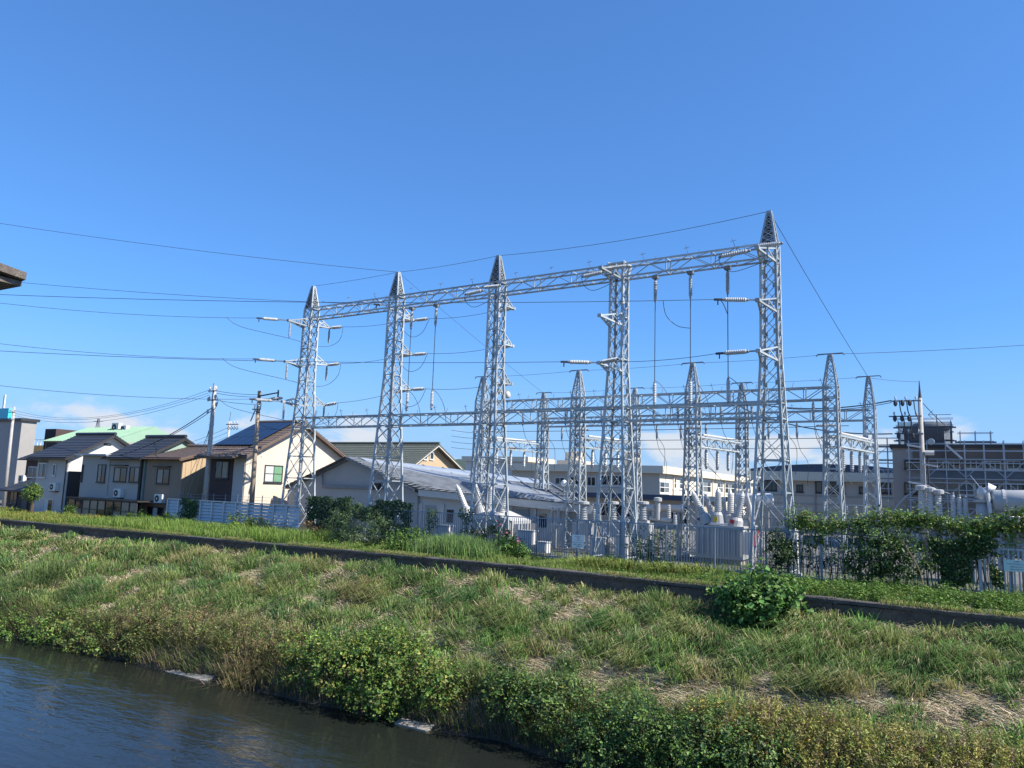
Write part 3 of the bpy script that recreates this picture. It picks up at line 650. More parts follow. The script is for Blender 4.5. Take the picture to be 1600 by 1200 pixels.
# ------------------------------------------------------------------ houses along the left (grey house with the white gable)
VH = 8.0
u0, u1 = P(50, 800, v=VH)[0], P(97, 800, v=VH)[0]; ze = P(98, 712, v=VH-.4)[2]
ap = P(178, 679, u=u1+.4); vr, zr = ap[1], ap[2]-.15; v1 = vr+3.4
h1 = thing('house', 'grey two-storey house with dark tiled roof and white gable at the far left', 'house', (u0, VH, 0))
gable_walls(h1, u0, u1, VH, v1, ze, vr, zr, 'grey_wall', 'white_wall'); gable_roof(h1, u0, u1, VH, v1, ze, vr, zr, 'tile_dark', .6, .5)
pz = lambda px, py, v: P(px, py, v=v)
for (xa, ya, xb, yb, mu, pn, hd) in ((60, 725, 73, 745, 1, ['glass_pale', 'glass'], True), (83, 726, 88, 742, 0, 'glass', False), (67, 781, 83, 800, 1, ['curtain', 'glass'], False)):
    p, q = pz(xa, yb, VH), pz(xb, ya, VH); window(h1, 'f', VH, p[0], q[0], p[2], q[2], mu, 'aluminium', pn, hood=hd)
MB().box((u1+.06, VH+.1, .0), (u1+.09, vr+2.4, 3.3)).build('gable_shadow', 'wall_shadow', h1)  # thin dark sheet standing in for the shadow on the lower gable wall
MB().box((u1+.05, vr-.55, zr-.75), (u1+.09, vr+.1, zr-.58)).build('gable_vent', 'frame_dark', h1)
MB().tube([(u1-.05, VH-.06, .1), (u1-.05, VH-.06, ze-.1)], .04, 6).build('downpipe', 'trim_dark', h1)
p = pz(87, 767, VH); ac_unit(p, 'air conditioner on the grey house wall beside the white gable corner')
# low dark wing at the far left
w0, w1 = pz(8, 800, 9.5)[0], pz(46, 800, 9.5)[0]; zt = pz(30, 765, 9.5)[2]
lw = thing('house', 'low dark lean-to house with small tiled roof at the far left edge', 'house', (w0, 9.5, 0))
MB().box((w0, 9.5, -.3), (w1, 13.5, zt)).build('wall', 'maroon', lw); tiled_roof('roof', 'tile_dark', lw, (w0-.6, 8.9, zt-.1), (w1+.1, 8.9, zt-.1), (w0-.6, 12, zt+1.0), (w1+.1, 12, zt+1.0))
window(lw, 'f', 9.5, w0+.5, w0+1.5, .5, 1.4, 1, 'frame_dark', 'glass'); MB().box((w1-1.2, 9.44, 0), (w1-.4, 9.49, 1.7)).build('door', 'frame_dark', lw)
bk0, bk1 = pz(32, 800, 13.6)[0], pz(60, 800, 13.6)[0]; zb_ = pz(45, 718, 13.6)[2]
bk = thing('house', 'narrow maroon house with balcony between the lean-to and the grey house', 'house', (bk0, 13.6, 0))
MB().box((bk0, 13.6, -.3), (bk1, 18, zb_)).build('wall', 'maroon', bk); tiled_roof('roof', 'tile_dark', bk, (bk0-.5, 13.0, zb_), (bk1+.4, 13.0, zb_), (bk0-.5, 16, zb_+1.3), (bk1+.4, 16, zb_+1.3))
window(bk, 'f', 13.6, bk0+.6, bk0+1.9, zb_-1.6, zb_-.7, 1, 'aluminium', 'glass')
for zz in (zb_-2.6, zb_-2.2): MB().bar((bk0-.1, 13.1, zz), (bk1, 13.1, zz), .06).build('balcony_rail', 'trim_white', bk)
MB().box((bk0-.15, 13.05, zb_-2.95), (bk1, 13.59, zb_-2.8)).build('balcony', 'trim_dark', bk)
ac_unit(pz(37, 753, 12.9), 'small air conditioner on the maroon house left of the round tree')
# grey house with the green gable
u0, u1, um = pz(122, 780, VH)[0], pz(219, 790, VH)[0], pz(166, 790, VH)[0]; ze = pz(222, 713, VH-.4)[2]
ap = P(291, 683, u=u1+.4); vr, zr = ap[1], ap[2]-.15; v1 = vr+3
h2 = thing('house', 'grey house with dark tiled roof, green gable and glazed porch', 'house', (um, VH, 0))
gable_walls(h2, um, u1, VH, v1, ze, vr, zr, 'grey_wall_dark', 'green_siding'); gable_roof(h2, um, u1, VH, v1, ze, vr, zr, 'tile_dark', .35, .5)
MB().box((u0, VH+.02, -.3), (um-.004, VH+4, ze+.02)).build('side_wing', 'grey_wall_dark', h2); MB().box((u0-.35, VH-.45, ze+.024), (um, VH+4.2, ze+.14)).build('flat_roof', 'roof_metal', h2)
for (xa, ya, xb, yb, mu, pn, hd) in ((127, 727, 131, 751, 0, 'glass', False), (152, 727, 166, 752, 1, ['glass_pale', 'glass'], False), (178, 732, 199, 751, 1, ['glass_pale', 'glass'], True), (202, 731, 219, 752, 1, ['glass', 'glass_pale'], False)):
    p, q = pz(xa, yb, VH), pz(xb, ya, VH); window(h2, 'f', VH, p[0], q[0]-.05, p[2], q[2], mu, 'frame_dark', pn, hood=hd)
ac_unit(pz(188, 777, VH), 'air conditioner on the grey wall above the glazed porch')
MB().tube([(um-.05, VH-.07, 1.7), (um-.05, VH-.07, ze)], .04, 6).build('downpipe', 'grey_wall', h2)
MB().tube([(u1-.15, VH-.09, .0), (u1-.15, VH-.09, ze-.1)], .11, 6).build('corner_post', 'trim_dark', h2)
g0, g1 = pz(104, 800, VH-1.2)[0], pz(214, 800, VH-1.2)[0]; gz = pz(150, 781, VH-1.2)[2]
MB().box((g0-.1, VH-1.3, gz), (g1+.1, VH-.01, gz+.10)).build('porch_roof', 'trim_dark', h2)
npn = 9; gx = np.linspace(g0, g1, npn+1)
for i in range(npn):
    mb = MB(); mb.bar((gx[i], VH-1.2, -.1), (gx[i], VH-1.2, gz), .07)
    for zz in (.08, gz*.48, gz-.04): mb.bar((gx[i], VH-1.2, zz), (gx[i+1], VH-1.2, zz), .045)
    po = mb.build('porch_frame', 'frame_dark', h2)
    for k, (za, zb2) in enumerate(((.1, gz*.46), (gz*.5, gz-.07))):
        MB().box((gx[i]+.05, VH-1.19, za), (gx[i+1]-.05, VH-1.175, zb2)).build('pane', ['glass', 'glass_pale', 'glass_pale', 'glass', 'glass_pale'][(i*2+k*3) % 5], po)
# brown house with the tan gable
u0, u1 = pz(223, 790, VH)[0], pz(278, 800, VH)[0]; ze = pz(277, 716, VH-.4)[2]
vr, zr = VH+3.2, ze+.85; v1 = VH+6.4
h3 = thing('house', 'brown house with brown roof and sunlit tan side wall', 'house', (u0, VH, 0))
gable_walls(h3, u0+.03, u1, VH, v1, ze, vr, zr, 'brown_wall', 'tan_siding'); gable_roof(h3, u0+.4, u1, VH, v1, ze, vr, zr, 'tile_brown', .3, .4, trim='trim_brown')
p, q = pz(245, 754, VH), pz(265, 734, VH); window(h3, 'f', VH, p[0], q[0], p[2], q[2], 1, 'frame_dark', ['glass_pale', 'glass'], hood=True)
ac_unit(pz(252, 786, VH), 'air conditioner on the brown house near the metal fence'); MB().box((u0+.5, VH-.6, 1.25), (u1-.4, VH-.01, 1.33)).build('canopy', 'trim_dark', h3)
p, q = pz(230, 808, VH), pz(255, 794, VH); window(h3, 'f', VH, p[0], q[0], .0, q[2], 2, 'frame_dark', ['glass', 'curtain', 'glass'])
for k in range(14): vv = VH+.25+k*.44; MB().box((u1+.046, vv, 0), (u1+.07, vv+.05, ze+.1)).build('batten', 'tan_siding', h3)
# cream house with solar panels
VC = 7.6
u0, u1 = pz(318, 790, VC)[0], pz(378, 790, VC)[0]; ze = pz(388, 709, VC-.3)[2]
ap = P(478, 660, u=u1+.5); vr, zr = ap[1], ap[2]-.15; rr = P(548, 717, u=u1+.5); v1 = rr[1]-.4; ze2 = rr[2]
h4 = thing('house', 'large cream house with brown tiled roof and solar panels', 'house', (u0, VC, 0))
UL = P(330, 690, v=vr)[0]
gable_walls(h4, u0, u1, VC, v1, ze, vr, zr, 'maroon', 'cream', ze2=ze2); rf = gable_roof(h4, u0, u1, VC, v1, ze, vr, zr, 'tile_brown', .55, .5, ze2=ze2, trim='trim_brown')
MB().box((u1-1.0, VC-.03, -.2), (u1, VC-.003, ze)).build('corner_panel', 'grey_wall', h4)
p, q = pz(336, 746, VC), pz(358, 722, VC); window(h4, 'f', VC, p[0], q[0], p[2], q[2], 1, 'frame_dark', ['glass', 'glass_pale'])
p, q = P(413, 752, u=u1+.05), P(441, 729, u=u1+.05); window(h4, 'g', u1+.05, p[1], q[1], p[2], q[2], 1, 'frame_dark', ['curtain', 'curtain_green'], rail=True)
MB().box((u1+.05, VC+1.2, ze-.1), (u1+.09, VC+1.35, ze+.1)).build('wall_lamp', 'white', h4)
sl_ = (zr-ze)/(vr-VC); npx = 5                                         # solar panels lie on the river slope
for i in range(npx):
    for j in range(3):
        ua, ub = u0-.4+(u1-u0+.1)*i/npx, u0-.4+(u1-u0+.1)*(i+1)/npx-.04; ta, tb_ = .16+.26*j, .16+.26*(j+1)-.012
        f_ = lambda uu, tt: A((uu, VC+(vr-VC)*tt, ze+sl_*(vr-VC)*tt+.26)); MB().prism([f_(ua, ta), f_(ub, ta), f_(ub, tb_), f_(ua, tb_)], (0, 0, .035)).build('solar_panel', 'solar', rf)
lowu0, lowu1 = pz(310, 700, VC-1.0)[0], u1+.1; tiled_roof('porch_roof', 'tile_brown', h4, (lowu0, VC-1.3, ze-.28), (lowu1, VC-1.3, ze-.28), (lowu0, VC+.1, ze+.12), (lowu1, VC+.1, ze+.12))
# tan house with the green tiled roof behind the station
VT = 28.0
ap = P(677, 691, v=VT+4); ug = ap[0]; fr = P(632, 722, u=ug); bk_ = P(720, 730, u=ug); ap = P(677, 691, u=ug)
lft = P(515, 693, v=ap[1])[0]
h5 = thing('house', 'tan house with green tiled roof and two small gable windows behind the station', 'house', (ug, fr[1], 0))
gable_walls(h5, lft, ug, fr[1]+.5, bk_[1]-.5, fr[2]-.3, ap[1], ap[2]-.3, 'tan_siding', 'tan_siding', ze2=bk_[2]-.3)
gable_roof(h5, lft, ug, fr[1]+.5, bk_[1]-.5, fr[2]-.3, ap[1], ap[2]-.3, 'tile_green', .7, .5, ze2=bk_[2]-.3, trim='trim_white', tile=.4, course=.4)
for xa in (662, 672): p, q = P(xa, 717, u=ug+.05), P(xa+5, 708, u=ug+.05); window(h5, 'g', ug+.05, p[1], q[1], p[2], q[2], 0, 'white', 'glass')
# long mint-roofed building behind the left houses
VG = 24
a_, b_, c_, d_ = P(70, 702, v=VG), P(91, 669, v=VG+5), P(235, 690, v=VG+5), P(70, 669, v=VG+5)
g0, g1 = a_[0], P(240, 690, v=VG+5)[0]; zt = b_[2]
h6 = thing('building', 'long building with pale mint green metal roof behind the left houses', 'building', (g0, VG, 0))
MB().box((g0, VG, -.3), (g1, VG+10, zt-2.0)).build('wall', 'brown_block', h6)
rf = MB().prism([(g0, VG-.3, zt-2.0), (g0, VG+5, zt), (g0, VG+10.3, zt-2.0)], (g1-g0, 0, 0)).build('roof', 'mint', h6)
for k in range(26): uu = g0+(g1-g0)*k/25; MB().bar((uu, VG-.3, zt-1.97), (uu, VG+5, zt+.03), .05, .06).build('seam', 'mint', rf)
MB().prism([(g0-.06, VG-.4, zt-2.1), (g0-.06, VG+5, zt+.05), (g0-.06, VG+10.4, zt-2.1)], (.05, 0, 0)).build('gable_wall', 'brown_block', h6)
mb = MB(); mb.box((g0+.3, VG-.05, zt-3.3), (g0+2.2, VG-.003, zt-2.2)); mb.build('window_band', 'glass', h6)
p, q = P(67, 705, v=VG+2), P(88, 670, v=VG+2); MB().box((p[0], VG+2, 0), (q[0], VG+7, q[2])).build('end_block', 'maroon', h6); q3 = P(84, 686, v=VG+2); window(h6, 'f', VG+2, P(73, 690, v=VG+2)[0], q3[0], P(75, 703, v=VG+2)[2], P(75, 690, v=VG+2)[2], 2, 'frame_dark', ['glass_pale', 'glass', 'glass'])
for xa, ya, s_, lb_ in ((185, 676, 1.15, 'larger beige air conditioner on the mint green roof'), (198, 677, .9, 'smaller white air conditioner on the mint green roof')):
    p = P(xa, ya, v=VG+4.4); ac_unit(p, lb_, 1.1*s_, .95*s_, .5, bracket=True)
# grey block with turquoise roof box at the left edge
VB = 20
b0, b1 = P(-90, 760, v=VB)[0], P(22, 760, v=VB)[0]; zt = P(20, 658, v=VB)[2]
h7 = thing('building', 'plain grey block with dark roof edge at the left edge of the picture', 'building', (b1, VB, 0))
MB().box((b0, VB, -.3), (b1, VB+1.6, zt)).build('wall', 'block_grey', h7); MB().box((b0-.2, VB-.25, zt+.003), (b1+.25, VB+1.8, zt+.3)).build('roof_edge', 'frame_dark', h7)
t0 = thing('roof_sign', 'turquoise sign box on the roof of the grey block', 'sign', (b1-3, VB+2, zt+.3)); z2 = P(8, 638, v=VB+2)[2]; ut = P(13, 645, v=VB+2)[0]
MB().box((ut-6, VB+2, zt+.3), (ut, VB+2.6, z2)).build('panel', 'turquoise', t0); MB().box((ut-6, VB+2.05, zt+.304), (ut-5.9, VB+2.5, z2+.1)).build('edge_post', 'steel', t0)
an = thing('antenna', 'thin white antenna on the roof of the grey block', 'antenna', (ut-.3, VB+3, zt+.3)); zq = P(6, 617, v=VB+3)[2]; ua = P(4, 640, v=VB+3)[0]
MB().tube([(ua, VB+3, zt), (ua, VB+3, zq)], .05, 6).build('mast', 'steel_old', an); MB().tube([(ua+.25, VB+3, zq-1.6), (ua+.25, VB+3, zq)], .09, 6).build('radome', 'white', an); MB().bar((ua, VB+3, zq-1.2), (ua+.25, VB+3, zq-1.2), .05).build('bracket', 'steel_old', an)
p = P(45, 700, Y=120); ob = thing('building', 'far orange-roofed building glimpsed beside the grey block', 'building', p*A((1, 1, 0)))
MB().box((p[0]-5, p[1], -.3), (p[0]+5, p[1]+8, p[2]-.5)).build('wall', 'beige_wall', ob); MB().box((p[0]-5.3, p[1]-.3, p[2]-.5), (p[0]+5.3, p[1]+8.3, p[2]+.4)).build('roof', 'orange', ob)
mb = MB(); [mb.bar((p[0]-5+k*.9, p[1], p[2]+.4), (p[0]-5+k*.9, p[1], p[2]+1.3), .08) for k in range(12)]; mb.bar((p[0]-5, p[1], p[2]+1.3), (p[0]+5, p[1], p[2]+1.3), .08); mb.build('roof_railing', 'white', ob)

# ------------------------------------------------------------------ substation control building (grey gable, patchwork roof)
VS = 10.5
Aq, Lq, Cq = P(547, 714, v=VS), P(450, 761, v=VS), P(653, 765, v=VS); Bq, Dq = P(858, 752, Y=62), P(925, 791, Y=42)
st = thing('station_building', 'low grey control building with weathered grey roof behind the towers', 'building', Aq*A((1, 1, 0)))
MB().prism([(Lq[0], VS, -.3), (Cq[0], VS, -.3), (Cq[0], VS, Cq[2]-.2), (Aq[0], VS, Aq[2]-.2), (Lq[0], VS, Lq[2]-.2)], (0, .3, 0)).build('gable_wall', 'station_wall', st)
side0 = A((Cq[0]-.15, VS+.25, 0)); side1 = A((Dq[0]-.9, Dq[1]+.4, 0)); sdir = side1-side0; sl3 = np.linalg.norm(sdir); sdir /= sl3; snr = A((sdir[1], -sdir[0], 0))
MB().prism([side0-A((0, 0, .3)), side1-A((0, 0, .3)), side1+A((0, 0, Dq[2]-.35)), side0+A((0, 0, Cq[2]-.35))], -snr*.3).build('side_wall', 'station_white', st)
for k in range(7):                                                    # piers and roller shutters along the sunlit side
    t0, t1 = sl3*(k+.1)/7, sl3*(k+.24)/7; a0 = side0+sdir*t0; MB().prism([a0, a0+sdir*(t1-t0), a0+sdir*(t1-t0)+A((0, 0, 2.05)), a0+A((0, 0, 2.05))], snr*.12).build('pier', 'station_white', st)
    a1 = side0+sdir*sl3*(k+.36)/7; wq = sl3*.5/7
    if k % 2 == 0: MB().prism([a1+A((0, 0, 0)), a1+sdir*wq, a1+sdir*wq+A((0, 0, 1.95)), a1+A((0, 0, 1.95))], snr*.04).build('shutter_door', 'equip', st)
    else: MB().prism([a1+A((0, 0, 1.0)), a1+sdir*wq*.6+A((0, 0, 1.0)), a1+sdir*wq*.6+A((0, 0, 1.75)), a1+A((0, 0, 1.75))], snr*.04).build('window', 'glass', st)
Rq = Bq
r1 = tiled_roof('roof', 'tile_grey', st, Cq+A((.25, -.3, 0)), Dq, Aq+A((0, -.35, 0)), Bq, course=.34, tile=.5, lift=.09, wave=.06, th=.12)
tiled_roof('roof', 'tile_grey', st, Bq+A((-5, 1, -1.6)), Lq+A((-.2, -.3, 0)), Bq, Aq+A((0, -.35, 0)), course=.34, tile=.5, lift=.05, wave=.03, th=.12)
nrm = np.cross(Dq-Cq, Aq-Cq); nrm /= np.linalg.norm(nrm); nrm = nrm if nrm[2] > 0 else -nrm
tq = lambda s, t: (Cq+(Dq-Cq)*s)*(1-t)+(Aq+(Bq-Aq)*s)*t
mb = MB(); mb.prism([tq(.02, .70)+nrm*.12, tq(.98, .70)+nrm*.12, tq(.98, .99)+nrm*.12, tq(.02, .99)+nrm*.12], nrm*.03); mb.build('ridge_sheet', 'roof_metal', r1)
for k in range(11): s = .03+.094*k; MB().bar(tq(s, .02)+nrm*.2, tq(s, .98)+nrm*.22, .09, .07).build('snow_guard', 'steel_old', r1)
for k in range(10):
    s = .05+.093*k; MB().bar(tq(s, .30+.05*(k % 3))+nrm*.14, tq(s+.085, .30+.05*(k % 3))+nrm*.16, .16, .14).build('roof_rail', 'steel_old', r1)
MB().prism([Cq+A((.25, -.3, .02)), Dq+A((0, 0, .02)), Dq+A((0, 0, -.42)), Cq+A((.25, -.3, -.36))], snr*-.10).build('fascia', 'trim_white', st)
for q0, q1 in ((Aq, Cq), (Aq, Lq)): MB().bar(q0+A((0, -.38, -.06)), q1+A((0, -.38, -.06)), .08, .16).build('bargeboard', 'steel_old' if q1 is Cq else 'trim_dark', st)
p0, p1 = P(504, 759, v=VS-.1), P(602, 763, v=VS-.1); MB().bar(p0, p1, .1, .2).build('cable_tray', 'steel_old', st); q0 = P(503, 733, v=VS-.1); MB().tube([p0, q0, q0+A((.25, 0, .05)), q0+A((.5, 0, .02))], .05, 6).build('conduit', 'steel_old', st)
p = P(588, 760, v=VS-.3); MB().box(tuple(p-A((.22, .1, .2))), tuple(p+A((.22, .15, .2)))).build('meter_box', 'trim_dark', st)

# ------------------------------------------------------------------ school buildings behind the yard
VS1 = 62.0
c1 = P(1030, 728, v=VS1); u1 = c1[0]; zt = c1[2]; u0 = P(800, 728, v=VS1)[0]; v1 = P(1183, 754, u=u1)[1]
sb = thing('school_building', 'beige flat-roofed school building with a sunlit side behind the gantries', 'building', (u1, VS1, 0))
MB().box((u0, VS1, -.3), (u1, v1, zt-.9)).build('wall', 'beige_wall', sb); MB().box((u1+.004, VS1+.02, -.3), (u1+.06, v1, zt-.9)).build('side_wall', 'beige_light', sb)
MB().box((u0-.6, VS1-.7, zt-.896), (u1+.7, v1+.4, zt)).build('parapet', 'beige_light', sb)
for xa, xb, ya, yb, mu in ((868, 882, 747, 756, 1), (890, 905, 746, 756, 1), (912, 930, 746, 758, 2), (940, 975, 744, 757, 3)):
    p, q = P(xa, yb, v=VS1), P(xb, ya, v=VS1); window(sb, 'f', VS1, p[0], q[0], p[2], q[2], mu, 'aluminium', 'glass', fw_=.12)
for xa, xb, ya, yb, mu in ((1031, 1045, 756, 769, 1), (1051, 1056, 749, 762, 0), (1062, 1068, 750, 763, 0), (1093, 1110, 750, 768, 2), (1121, 1129, 754, 769, 1), (1133, 1147, 756, 770, 2), (1152, 1164, 759, 772, 2)):
    p, q = P(xa, yb, u=u1+.06), P(xb, (ya+yb)/2-7, u=u1+.06); window(sb, 'g', u1+.06, p[1], q[1], p[2], max(q[2], p[2]+1.2), mu, 'white', ['glass', 'glass_pale', 'glass'], fw_=.12, rail=True)
for xa in (1051, 1112, 1131, 1150): vv = P(xa, 760, u=u1+.06)[1]; MB().box((u1+.06, vv, 0), (u1+.22, vv+.35, zt-.9)).build('pier', 'beige_light', sb)
for xa, ya, wq, hq, l in ((898, 706, 1.4, 2.6, 'rooftop water tank on the school, round and cream coloured'),):
    p = P(xa, 728, v=VS1+8); z2 = P(xa, ya, v=VS1+8)[2]; MB().lathe((p[0], VS1+8, zt), (p[0], VS1+8, z2), [(0, wq*.4), (.25, wq*.4), (.3, wq), (.95, wq), (1, wq*.6)], 14).build('water_tank', 'beige_light', label=l, cat='tank', origin=(p[0], VS1+8, zt))
p = P(870, 728, v=VS1+6); q = P(905, 722, v=VS1+6); MB().box((p[0], VS1+6, zt), (q[0], VS1+11, zt+.8)).build('roof_housing', 'beige_wall', sb); p = P(1040, 720, u=u1-3); MB().box((u1-5, VS1+1, zt), (u1-3.4, VS1+3, zt+1.7)).build('vent_box', 'beige_light', sb)
# low wing with the dark fascia in front of the school
VW = 40; p, q = P(900, 788, v=VW), P(1092, 775, v=VW); zz = P(1000, 772, v=VW)[2]; z0 = P(1000, 780, v=VW)[2]
wg = thing('school_wing', 'low school wing with a dark flat roof edge behind the breakers', 'building', (p[0], VW, 0)); MB().box((p[0]-3, VW, -.3), (q[0], VW+9, z0)).build('wall', 'beige_wall', wg); MB().box((p[0]-3.5, VW-.8, z0+.003), (q[0]+.5, VW+9.3, zz)).build('roof_edge', 'navy_roof', wg)
window(wg, 'f', VW, p[0]+2, p[0]+6, z0-1.6, z0-.5, 3, 'aluminium', 'glass'); window(wg, 'f', VW, q[0]-2.6, q[0]-1, z0-2, z0-.5, 1, 'aluminium', 'glass')
# small white penthouse left of the school
p, q = P(800, 727, v=70), P(823, 714, v=70); pb = thing('building', 'small white rooftop block behind the station roof ridge', 'building', (p[0], 70, 0)); MB().box((p[0]-8, 70, -.3), (q[0], 78, q[2]-.7)).build('wall', 'white_wall', pb); MB().box((p[0]-8.4, 69.5, q[2]-.697), (q[0]+.5, 78.4, q[2])).build('roof', 'beige_light', pb)
# gymnasium with the low arched navy roof
VY = 48.0
p0, p1 = P(1178, 752, v=VY), P(1400, 752, v=VY); zw = P(1290, 752, v=VY)[2]; ze = P(1290, 738, v=VY)[2]
gy = thing('gymnasium', 'beige gymnasium with low arched navy roof behind the right gantry', 'building', (p0[0], VY, 0)); g0, g1 = p0[0], p1[0]
MB().box((g0, VY, -.3), (g1, VY+24, zw)).build('wall', 'beige_wall', gy); MB().box((g0-.3, VY-.6, zw+.003), (g1+.3, VY+24.5, ze)).build('eave_band', 'beige_light', gy)
arc = [(g0-.4+(g1-g0+.8)*t, VY-.4, ze+.01+(P(1330, 726, v=VY)[2]-ze)*(1-(2*t-1.1)**2*.62)) for t in np.linspace(0, 1, 17)]
MB().prism([(g0-.4, VY-.4, ze+.004), *arc, (g1+.4, VY-.4, ze+.004)], (0, 24.6, 0)).build('roof', 'navy_roof', gy)
for xa, xb, ya, yb, mu in ((1187, 1212, 752, 765, 3), (1246, 1253, 759, 767, 1), (1276, 1318, 754, 768, 4), (1344, 1350, 762, 769, 0), (1378, 1390, 756, 769, 1)):
    p, q = P(xa, yb, v=VY), P(xb, ya, v=VY); window(gy, 'f', VY, p[0], q[0], p[2], min(q[2], zw-.1), mu, 'frame_dark', 'glass', fw_=.1)
MB().bar((P(1273, 752, v=VY)[0], VY-.05, 0), (P(1273, 752, v=VY)[0], VY-.05, zw), .1).build('downpipe', 'brown_block', gy)
for k in range(4): MB().box((g0, VY-.06, 1.1+k*.75), (g1, VY-.003, 1.14+k*.75)).build('wall_groove', 'brown_block', gy)

# ------------------------------------------------------------------ brown school block wrapped in scaffolding
VK = 30.0
p0 = P(1394, 700, v=VK); u0 = p0[0]; zt = p0[2]; u1 = u0+30
kb = thing('school_block', 'brown school block under renovation behind scaffolding at the right', 'building', (u0, VK, 0))
MB().box((u0, VK, -.3), (u1, VK+14, zt)).build('wall', 'brown_block', kb); MB().box((u0-.15, VK-.2, zt+.003), (u1, VK+14.2, zt+.25)).build('roof_edge', 'trim_dark', kb)
pl = lambda py: P(1500, py, v=VK)[2]
MB().box((u0+1.2, VK-.06, pl(722)), (u1, VK-.003, pl(702))).build('upper_band', 'sheet_brown', kb); MB().box((u0+2, VK-.06, pl(746)), (u1, VK-.003, pl(733))).build('grey_band', 'sheet_grey', kb)
for xa, xb, ya, yb, mu in ((1415, 1438, 720, 731, 1), (1466, 1498, 721, 732, 3), (1508, 1534, 719, 731, 2), (1540, 1562, 722, 732, 2), (1575, 1592, 722, 732, 1), (1595, 1630, 720, 732, 3), (1415, 1432, 756, 770, 1), (1500, 1520, 757, 772, 1), (1525, 1560, 757, 775, 3), (1570, 1600, 757, 775, 2)):
    p, q = P(xa, yb, v=VK), P(xb, ya, v=VK); window(kb, 'f', VK, p[0], q[0], p[2], q[2], mu, 'aluminium' if xa > 1450 else 'frame_dark', 'glass', fw_=.07, out=.10)
h0, h1_, hz = P(1413, 698, v=VK+2)[0], P(1476, 698, v=VK+2)[0], P(1440, 661, v=VK+2)[2]
MB().box((h0, VK+2, zt+.25), (h1_, VK+6.5, hz-.35)).build('penthouse', 'brown_block', kb)
tk = P(1452, 672, v=VK+3); MB().lathe((tk[0], VK+4, hz-.35), (tk[0], VK+4, hz+.3), [(0, 1.2), (.3, 1.3), (.7, 1.0), (1, .3)], 16).build('roof_tank', 'sheet_grey', kb, smooth=True)
ay = thing('antenna', 'television aerial above the scaffolded penthouse', 'antenna', (P(1463, 650, v=VK+4)[0], VK+4, hz)); b_ = FR[ay]; z2 = P(1463, 648, v=VK+4)[2]
MB().bar(b_, (b_[0], b_[1], z2), .05).build('mast', 'wire', ay); MB().bar((b_[0]-.5, b_[1], z2), (b_[0]+.9, b_[1], z2), .035).build('boom', 'wire', ay); mb = MB(); mb.bar((b_[0]-.5, b_[1], z2), (b_[0]-.2, b_[1], z2+.3), .03); mb.bar((b_[0]-.5, b_[1], z2), (b_[0]-.2, b_[1], z2-.3), .03); mb.build('reflector', 'wire', ay)
def scaffold(label, ua, ub, v_, z0, z1, nb, lifts, depth=.9, sheet=None, zr=None):
    sc = thing('scaffold', label, 'scaffold', (ua, v_, 0), 'scaffolding round the brown school block'); xs = np.linspace(ua, ub, nb+1)
    for x in xs:
        for vv in (v_-depth, v_-.1): MB().bar((x, vv, z0), (x, vv, z1), .045).build('standard', 'scaffold', sc)
    for k, z in enumerate(lifts):
        for vv in (v_-depth, v_-.1):
            for dz in (0, .55, 1.0):
                if z+dz < z1+.2: MB().bar((ua-.15, vv-.05, z+dz), (ub+.15, vv-.05, z+dz), .035).build('ledger', 'scaffold', sc)
        MB().box((ua-.3, v_-depth+.06, z-.06), (ub+.3, v_-.16, z-.01)).build('deck_plank', 'sheet_grey', sc)
        if k < len(lifts)-1:
            for i in range(nb):
                a_, b2 = (xs[i], xs[i+1]) if (i+k) % 2 else (xs[i+1], xs[i]); MB().bar((a_, v_-depth-.06, z+.1), (b2, v_-depth-.06, lifts[k+1]-.1), .035).build('diagonal_brace', 'scaffold', sc)
    return sc
lz = [pl(808), pl(780), pl(749), pl(719)]
scaffold('long scaffold covering the river side of the brown school block', u0+1.0, u0+24, VK-.3, -.1, pl(690), 22, lz)
e0 = P(1384, 700, v=VK+.5)[0]; sc2 = scaffold('narrow scaffold tower at the left end of the brown school block', e0-.7, e0+.9, VK+1, -.1, pl(683), 2, [0.4]+lz[1:]+[pl(697)])
sc3 = scaffold('scaffold with dark mesh sheets round the rooftop penthouse', h0-.3, h1_+.4, VK+1.8, zt+.25, P(1440, 659, v=VK+2)[2], 4, [zt+.6, zt+1.5])
mb = MB()
for j in range(46): x = h0-.3+(h1_-h0+.7)*j/45; mb.bar((x, VK+.8, zt+.3), (x, VK+.8, hz-.05), .025)
for j in range(24): z = zt+.3+(hz-.35-zt)*j/23; mb.bar((h0-.3, VK+.8, z), (h1_+.4, VK+.8, z), .025)
mb.build('mesh_sheet', 'mesh_sheet', sc3, kind='stuff')
mb = MB()
for j in range(30): y = VK+.8+5.5*j/29; mb.bar((h1_+.45, y, zt+.3), (h1_+.45, y, hz-.05), .025)
for j in range(24): z = zt+.3+(hz-.35-zt)*j/23; mb.bar((h1_+.45, VK+.8, z), (h1_+.45, VK+6.3, z), .025)
mb.build('mesh_sheet', 'mesh_sheet', sc3, kind='stuff')
s0, s1 = P(1478, 695, v=VK-1), P(1503, 717, v=VK-1); MB().bar(s0, s1, .7, .12).build('stair_flight', 'aluminium', label='aluminium stair flight slanting across the upper scaffold', cat='stairs', origin=s0*A((1, 1, 0)))
sc4 = scaffold('small rooftop scaffold bay right of the penthouse', h1_+.9, h1_+2.6, VK+1.6, zt+.25, P(1500, 674, v=VK+1)[2], 2, [zt+.5])

